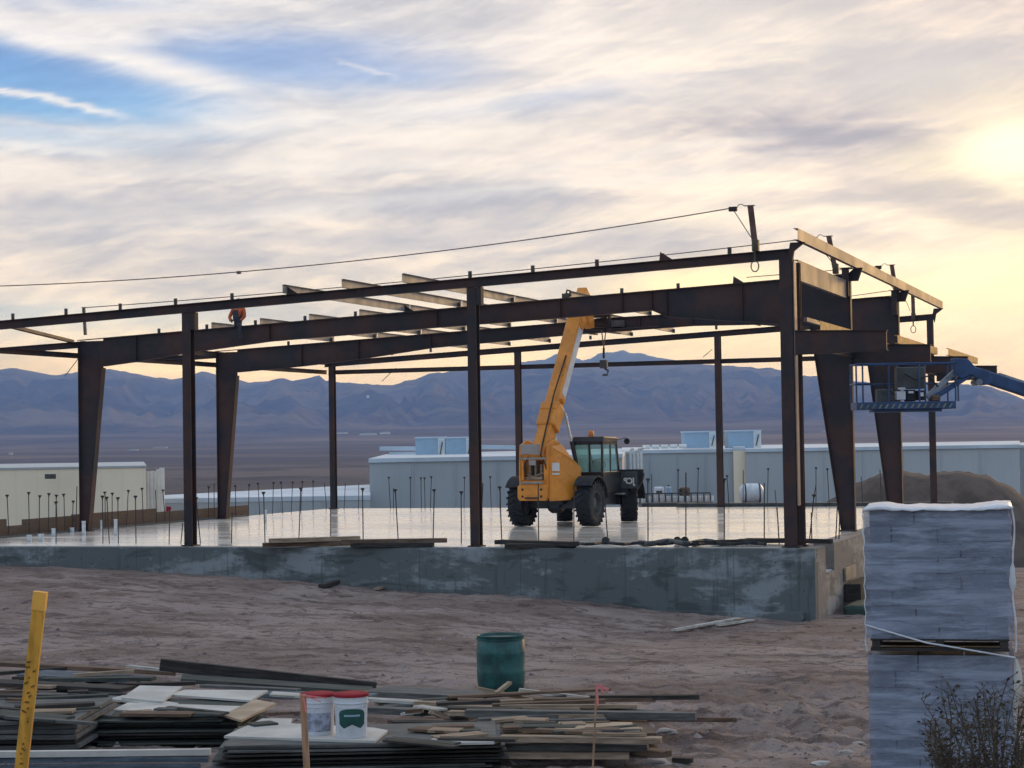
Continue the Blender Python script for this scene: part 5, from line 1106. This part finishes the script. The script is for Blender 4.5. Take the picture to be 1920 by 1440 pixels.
PL = [(-60, 1241, 330, 1262, -.28, .20, .05, 'wood_brown', 'long brown plank along the back of the pile at the left edge'),
 (60, 1262, 250, 1274, -.25, .5, .03, 'wood_blue', 'blue grey board behind the orange stake'),
 (-40, 1278, 240, 1292, -.22, .3, .04, 'wood_dark', 'dark plank behind the orange stake below the blue grey board'),
 (0, 1300, 220, 1312, -.26, .35, .03, 'wood_grey', 'grey plank crossing behind the orange stake'),
 (240, 1249, 325, 1258, -.30, .08, .03, 'wood_pale', 'short pale stick at the back of the pile'),
 (300, 1246, 705, 1290, -.18, .10, .14, 'wood_dark', 'long dark beam sloping down behind the buckets'),
 (340, 1272, 700, 1296, -.30, .5, .05, 'wood_green', 'broad dark board under the long dark beam'),
 (380, 1286, 560, 1294, -.24, .12, .03, 'wood_grey', 'grey batten in front of the long dark beam'),
 (430, 1300, 700, 1306, -.26, .3, .04, 'wood_blue', 'blue grey board behind the left bucket'),
 (686, 1311, 785, 1317, -.20, .14, .03, 'wood_pale', 'short pale board right of the buckets'),
 (690, 1330, 800, 1336, -.24, .16, .06, 'wood_grey', 'grey block of wood right of the green emblem bucket'),
 (700, 1296, 905, 1306, -.36, .5, .06, 'wood_grey', 'grey board left of the green barrel foot'),
 (780, 1318, 905, 1324, -.20, .12, .04, 'wood_tan', 'tan board end on the middle of the pile'),
 (783, 1324, 830, 1331, -.16, .12, .02, 'wood_pale', 'small pale offcut near the middle of the pile'),
 (808, 1334, 888, 1366, -.17, .08, .05, 'wood_tan', 'short tan stick slanting down in the middle of the pile'),
 (740, 1352, 900, 1360, -.26, .3, .06, 'wood_brown', 'brown board below the slanting tan stick'),
 (782, 1366, 880, 1370, -.24, .14, .03, 'wood_pale', 'pale thin board near the middle stack'),
 (895, 1291, 1045, 1322, -.18, .09, .04, 'wood_tan', 'tan plank slanting down from the green barrel'),
 (975, 1294, 1132, 1313, -.28, .09, .04, 'wood_pale', 'pale plank reaching right from the barrel foot'),
 (938, 1325, 1195, 1324, -.16, .07, .035, 'wood_tan', 'thin straight tan batten across the brown stack'),
 (870, 1318, 1160, 1332, -.24, .3, .05, 'wood_brown', 'brown board under the thin tan batten'),
 (874, 1337, 1305, 1343, -.14, .12, .07, 'wood_grey', 'longest grey plank sticking out to the right of the pile'),
 (880, 1350, 1160, 1352, -.20, .12, .05, 'wood_brown', 'brown plank under the longest grey plank'),
 (975, 1351, 1075, 1352, -.17, .1, .03, 'wood_grey', 'short grey batten in front of the longest plank'),
 (940, 1384, 1240, 1388, -.14, .12, .05, 'wood_tan', 'tan plank across the front of the brown stack'),
 (935, 1398, 1215, 1400, -.22, .16, .06, 'wood_grey', 'grey plank low on the front of the brown stack'),
 (945, 1416, 1180, 1417, -.28, .1, .05, 'wood_tan', 'lowest tan plank at the front of the brown stack'),
 (1150, 1402, 1250, 1414, -.26, .14, .05, 'wood_brown', 'short brown board at the right corner of the pile'),
 (1262, 1424, 1298, 1426, -.36, .07, .04, 'wood_dark', 'small dark block on the dirt right of the pile'),
 (930, 1300, 956, 1280, -.10, .05, .03, 'wood_tan', 'short stick leaning against the green barrel'),
 (1264, 1185, 1385, 1163, None, .12, .04, 'wood_pale', 'pale plank lying on the dirt before the corner wall'),
 (1300, 1177, 1395, 1164, None, .08, .04, 'wood_tan', 'tan stick beside the pale plank on the dirt'),
 (1345, 1176, 1412, 1166, None, .09, .04, 'wood_pale', 'shorter pale stick by the corner wall'),
 (603, 1104, 632, 1096, None, .15, .08, 'wood_dark', 'small dark offcut on the dirt below the wall'),
 (705, 1108, 738, 1100, None, .12, .05, 'wood_tan', 'short tan offcut on the dirt below the wall'),
 (45, 1059, 62, 1060, None, .15, .06, 'wood_dark', 'tiny dark offcut on the dirt near the left end of the wall')]
rq = random.Random(21)
nearby = [(150, 'behind the orange stake'), (420, 'around the dark stack'), (560, 'behind the left bucket'), (760, 'right of the emblem bucket'), (900, 'in the middle of the pile'), (1060, 'below the barrel'), (1300, 'beside the pink flag stake')]
cn = {'wood_grey': 'grey', 'wood_brown': 'brown', 'wood_tan': 'tan', 'wood_dark': 'blackened', 'wood_green': 'mossy', 'wood_pale': 'pale'}
for i in range(120):
    u = rq.choice([rq.uniform(690, 1180), rq.uniform(690, 900), rq.uniform(690, 1000), rq.uniform(-60, 170)]); ln = rq.choice([35, 60, 110, 190, 260])*rq.uniform(.8, 1.2)
    z = rq.uniform(-.34, -.14) if u > 640 else rq.uniform(-.34, -.20)
    v = rq.uniform(1306, 1392) if u > 640 else rq.uniform(1262, 1330)
    if u > 640 and 1345 < v and u+ln < 945: continue
    ck = rq.choice(['wood_grey', 'wood_brown', 'wood_tan', 'wood_dark', 'wood_dark', 'wood_green', 'wood_brown'] + (['wood_pale'] if ln < 80 else []))
    a = pz(u, v, z); b = pz(u+ln, v+rq.uniform(-.06, .06)*ln, z); b.z += rq.uniform(-.03, .03)
    th_ = rq.uniform(.02, .045); wd_ = rq.uniform(.05, .16)
    nn = next(t_ for x_, t_ in nearby if u+ln/2 < x_ or x_ == 1300)
    plank(a, b, wd_, th_, ck, '%s %s %s board %s' % ('short' if ln < 80 else 'long' if ln > 150 else 'mid length', 'narrow' if wd_ < .10 else 'broad', cn[ck], nn), 'scrap boards in the lumber pile')
tops = [(430, 900, 1354, 1388, -.088, 'on the front stack by the buckets', 20), (-30, 120, 1304, 1345, .02, 'on the left stack behind the orange stake', 9), (190, 400, 1322, 1343, -.066, 'on the dark stack', 5), (930, 1180, 1348, 1376, -.10, 'on the brown stack', 12)]
for (ua, ub, va, vb, z0, wh, cnt) in tops:
    for i in range(cnt):
        u = rq.uniform(ua, ub-60); ln = rq.uniform(30, 170); v = rq.uniform(va, vb)
        if 540 < u+ln and u < 700 and wh.endswith('buckets'): continue
        ck = rq.choice(['wood_brown', 'wood_dark', 'wood_grey', 'wood_brown', 'wood_green', 'wood_tan']); wd_ = rq.uniform(.05, .22)
        a = pz(u, v, z0); b = pz(u+ln, v+rq.uniform(-.10, .10)*ln, z0)
        plank(a, b, wd_, rq.uniform(.015, .03), ck, '%s %s %s board lying %s' % ('short' if ln < 80 else 'long', 'narrow' if wd_ < .12 else 'broad', cn[ck], wh), 'scrap boards in the lumber pile')
def on_ground(u, v):
    d = ray(u, v); D = 9.
    while D < 60:
        p = CAM+d*D
        if p.z < gz(p.x, p.y): return p
        D += .05
    return CAM+d*D
for (u0, v0, u1, v1, z, w_, t_, m_, lb) in PL:
    if z is None: a = on_ground(u0, v0); b = on_ground(u1, v1); a.z += t_/2+.02; b.z += t_/2+.02; g_ = 'stray boards on the dirt below the wall'
    else: a = pz(u0, v0, z); b = pz(u1, v1, z); g_ = 'loose boards on top of the lumber pile'
    if v1 != v0 and z is not None and abs(v1-v0) > 18:   # sloping ones: keep the distance, vary the height
        b = dep(u1, v1, (a-CAM).dot(fwd)+.3)
    plank(a, b, w_, t_, m_, lb, g_)

# ------------------------------------------------------------------ barrel, buckets, stakes
bp_ = dep(940, 1298, 24.2); bz = gz(bp_.x, bp_.y)-.02
br = tag(empty('plastic_barrel', (bp_.x, bp_.y, bz)), 'open dark green plastic barrel standing behind the lumber pile', 'barrel')
r_ = .295; H_ = (dep(940, 1190, 24.2).z-bz)
MB().lathe([(.25, 0), (r_*.93, .03), (r_*.985, .12), (r_*.995, H_*.33), (r_*1.01, H_*.36), (r_*.995, H_*.39), (r_*.995, H_*.66), (r_*1.01, H_*.69), (r_*.995, H_*.72), (r_*.97, H_*.92), (r_*.92, H_*.95), (r_*.97, H_*.965), (r_*.985, H_), (r_*.94, H_), (r_*.90, H_*.96), (r_*.90, H_*.5), (.02, H_*.45)], 40).build('body', M['teal'], br, True)
bpy.context.view_layer.update()
MB().lathe([(r_*.955, H_*.925), (r_*1.02, H_*.93), (r_*1.02, H_*.95), (r_*.955, H_*.955)], 40).build('rim_band', M['teal'], br, True)
def bucket(u, D, vb, vt, lb, kind):
    p = pz(u, vb, -.093); D = (p-CAM).dot(fwd); hh = (vb-vt)/FPX*D; r = .148*D/17.3
    t = tag(empty('bucket', p, YAW), lb, 'bucket', 'plastic buckets on the lumber pile')
    MB().lathe([(r*.88, 0), (r*.90, .01), (r*.97, hh*.78), (r*1.03, hh*.785), (r*1.03, hh*.80), (r*.98, hh*.805), (r, hh*.93), (.01, hh*.93)], 32).build('pail', M['plastic_white'], t, True)
    MB().lathe([(r*1.02, hh*.925), (r*1.06, hh*.93), (r*1.06, hh*.985), (r*1.0, hh), (.01, hh*.985)], 32).build('lid', M['red'], t, True)
    n = 14
    MB().tube([(r*1.02*math.cos(PI*i/n), -r*.95*math.sin(PI*i/n)*.98-.01, hh*(.79-.10*math.sin(PI*i/n))) for i in range(n+1)], .0035, 5).build('handle', M['pvc'], t)
    # printed patch wrapped on the pail
    vs = []; fs = []; m2 = 16; 
    if kind: # rounded emblem with scooped base
        for i in range(m2+1):
            a = -PI/2+R(8)+(i/m2-.5)*1.75; s = abs(i/m2-.5)*2
            zt2 = hh*(.57+.10*math.sqrt(max(0, 1-s**2.4))); zb2 = hh*(.17+.15*(1-s)**1.0 if s < .62 else .17+.15*(1-s)+.15*(s-.62)/.38)
            for z in (zb2, zt2): rr = (r*.90+(r*.07)*z/(hh*.78))+.002; vs.append((rr*math.cos(a), rr*math.sin(a), z))
        for i in range(m2): fs.append((i*2, i*2+2, i*2+3, i*2+1))
        MB().add(vs, fs).build('emblem', M['emblem'], t)
        vs = []; fs = []
        for i in range(9):
            a = -PI/2+R(8)+(i/8-.5)*1.0
            for z in (hh*.50, hh*.54): rr = (r*.90+(r*.07)*z/(hh*.78))+.004; vs.append((rr*math.cos(a), rr*math.sin(a), z))
        MB().add(vs, [(i*2, i*2+2, i*2+3, i*2+1) for i in range(8)]).build('emblem_stripe', M['hvac'], t)
    else:
        for i in range(m2+1):
            a = -PI/2+(i/m2-.5)*2.0
            for z in (hh*.10, hh*.55): rr = (r*.90+(r*.07)*z/(hh*.78))+.002; vs.append((rr*math.cos(a), rr*math.sin(a), z))
        for i in range(m2): fs.append((i*2, i*2+2, i*2+3, i*2+1))
        MB().add(vs, fs).build('label_print', mat('faded_label', (.30, .32, .40), .6, 0, .35, 14), t)
bucket(597, 17.35, 1376, 1299, 'white bucket with red lid and faded label, left of the pair', 0)
bucket(659, 17.2, 1381, 1299, 'white bucket with red lid and dark green emblem, right of the pair', 1)
def stake(u, v, u2, v2, D, wd, m_, label, ribbon=None, marks=False):
    tp = dep(u, v, D); q = dep(u2, v2, D); d = (q-tp).normalized(); g = near_z(q.x, q.y)-.1; b = tp+d*((g-tp.z)/d.z)
    t = tag(empty('survey_stake', b), label, 'stake'); L = tp-b
    st_ = MB().bar((0, 0, 0), L, wd, .02, up=fwd).build('post', M[m_], t, bevel=.003)
    if marks:
        MB().bar(L*.965, L*1.0+L.normalized()*.004, wd*1.04, .024, up=fwd).build('painted_top', mat('bright_orange_paint', (.72, .36, .06), .6), st_)
        mb = MB(); rnd = random.Random(4)
        for i in range(34):
            s = .86-.0105*i-(.02 if i > 12 else 0); c0 = L*s-fwd*.0125+rgt*rnd.uniform(-.006, .006); c1 = c0+rgt*rnd.uniform(-.015, .015)+upv*rnd.uniform(-.008, .008)
            mb.bar(c0, c1, .0042, .0015, up=fwd)
        mb.build('handwriting', M['ink'], st_)
    if ribbon:
        for (du, dv, du2, dv2, w2) in ribbon:
            MB().bar(dep(u+du, v+dv, D-.03)-b, dep(u+du2, v+dv2, D-.03)-b, w2, .003, up=fwd).build('ribbon', M['pink'], t)
    return t
stake(76, 1112, 40, 1440, 5.6, .036, 'stake', 'orange survey stake with black handwriting in the near left corner', None, True)
stake(568, 1302, 575, 1440, 11, .036, 'stakewood', 'weathered wooden stake with a pink ribbon in front of the left bucket', [(0, 2, 44, 7, .007), (1, 6, 6, 34, .010), (5, 3, 34, 14, .005)])
stake(1119, 1284, 1112, 1430, 14, .014, 'stakewood', 'faint thin stake with a pink flag before the long planks', [(0, 0, 22, 10, .020), (0, 0, 2, 40, .014), (2, 2, 16, 16, .012)])

# ------------------------------------------------------------------ shrub, rocks
def shrub():
    c = dep(1862, 1500, 8.2); t = tag(empty('shrub', (c.x, c.y, near_z(c.x, c.y))), 'dry dark twiggy shrub in front of the lower block pallet', 'shrub')
    rnd = random.Random(5); tw = MB(); lf = MB(); z0 = t.location.z
    for i in range(66):
        u = rnd.uniform(1735, 2060); f = (u-1735)/325
        vt = 1440-(rnd.random()**.7)*(60+110*min(1, f*3)) if u > 1790 else 1440-rnd.random()*100
        if i < 9: u = rnd.uniform(1722, 1775); vt = rnd.uniform(1275, 1400)
        tip = dep(u, vt, 8.2+rnd.uniform(-.35, .35))-Vector(t.location); base = Vector((rnd.uniform(-.12, .12), rnd.uniform(-.12, .12), 0))
        pts = [base]; n = 7
        for k in range(1, n+1):
            s = k/n; p = base.lerp(tip, s); p.z += .12*math.sin(s*PI)*rnd.uniform(.2, 1); pts.append(p+Vector((rnd.uniform(-.02, .02), rnd.uniform(-.02, .02), 0)))
        tw.tube(pts, [.006*(1-k/n)+.0018 for k in range(n+1)], 4)
        for k in range(2, n+1):
            for j in range(13):
                p = pts[k-1].lerp(pts[k], rnd.random()); dr = Vector((rnd.uniform(-1, 1), rnd.uniform(-1, 1), rnd.uniform(-.3, 1))).normalized()
                q = p+dr*rnd.uniform(.02, .07); tw.tube([p, q], .0012, 3, False)
                s = rnd.uniform(.006, .015); a = dr.cross(Vector((rnd.random(), rnd.random(), rnd.random()))).normalized()
                lf.add([q-dr*s, q+a*s*.5, q+dr*s, q-a*s*.5], [(0, 1, 2, 3)])
    tw.build('branch', M['twig'], t); lf.build('foliage', M['leaf'], t)
shrub()
def rock(p, r, label, sc=(1, 1, .6), m_='rock', seed=0):
    bm = bmesh.new(); bmesh.ops.create_icosphere(bm, subdivisions=3, radius=r)
    for v_ in bm.verts: k = 1+.35*noise.noise(v_.co*(1.6/r)+Vector((seed, 0, 0))); v_.co = Vector((v_.co.x*sc[0]*k, v_.co.y*sc[1]*k, v_.co.z*sc[2]*k))
    me = bpy.data.meshes.new('rock'); bm.to_mesh(me); bm.free(); me.materials.append(M[m_]); o = bpy.data.objects.new('rock', me); COL.objects.link(o); o.location = p
    tag(o, label, 'rock', 'rocks on the dirt')
for i, (u, v, r, m_, lb) in enumerate([(1542, 1433, .07, 'ply', 'flat pale yellow stone at the bottom edge right of the pile'), (1585, 1412, .06, 'rock', 'pale stone at the foot of the lower block pallet'), (1610, 1395, .05, 'rock', 'upright pale stone against the lower block pallet'), (1250, 1372, .08, 'rock', 'rounded stone right of the brown stack'), (1230, 1432, .10, 'rock', 'grey stone by the lumber corner'), (1275, 1436, .08, 'rock', 'low stone right of the grey stone by the lumber corner')]):
    rock(on_ground(u, v), r, lb, (1.3, 1, .45), m_, i*3)
# gravel and clods scattered over the dirt: uncountable
def gravel():
    rnd = random.Random(8); mb = MB()
    ico = [(0, 0, 1), (.9, 0, .1), (.2, .85, 0), (-.8, .5, .1), (-.7, -.6, 0), (.3, -.9, .1)]
    fc = [(0, 1, 2), (0, 2, 3), (0, 3, 4), (0, 4, 5), (0, 5, 1)]
    for i in range(9500):
        u = rnd.uniform(-20, 1940); 
        D = 14.5+rnd.random()**1.6*26
        a = ray(u, 1100); x = CAM.x+a.x*D; y = CAM.y+a.y*D
        if y > -.6: continue
        s = rnd.uniform(.007, .022)*(1+(rnd.random() > .96)*2.2); z = gz(x, y); an = rnd.uniform(0, 6.28); c, sn = math.cos(an), math.sin(an)
        mb.add([(x+(p[0]*c-p[1]*sn)*s*rnd.uniform(.7, 1.3), y+(p[0]*sn+p[1]*c)*s, z+p[2]*s*.7-.003) for p in ico], fc)
    o = mb.build('gravel', mat('gravel_stone', (.20, .155, .145), .95, 0, .6, 3)); tag(o, 'small stones and clods scattered over the graded dirt', 'gravel', kind='stuff')
gravel()

# ------------------------------------------------------------------ haze: real air out to the ridge
hz = MB().box(-12500, 12500, -11800, 12200, -60, 620)
hm_ = bpy.data.materials.new('haze'); hm_.use_nodes = True; nt = hm_.node_tree; nt.nodes.clear(); vo = nt.nodes.new('ShaderNodeVolumePrincipled'); ou = nt.nodes.new('ShaderNodeOutputMaterial')
vo.inputs['Color'].default_value = (.20, .36, 1.0, 1); vo.inputs['Absorption Color'].default_value = (1, 1, 1, 1); vo.inputs['Density'].default_value = .00017; vo.inputs['Anisotropy'].default_value = 0.0
nt.links.new(vo.outputs[0], ou.inputs['Volume'])
o = hz.build('haze', hm_); tag(o, 'thin blue dusk haze over the valley', kind='stuff')
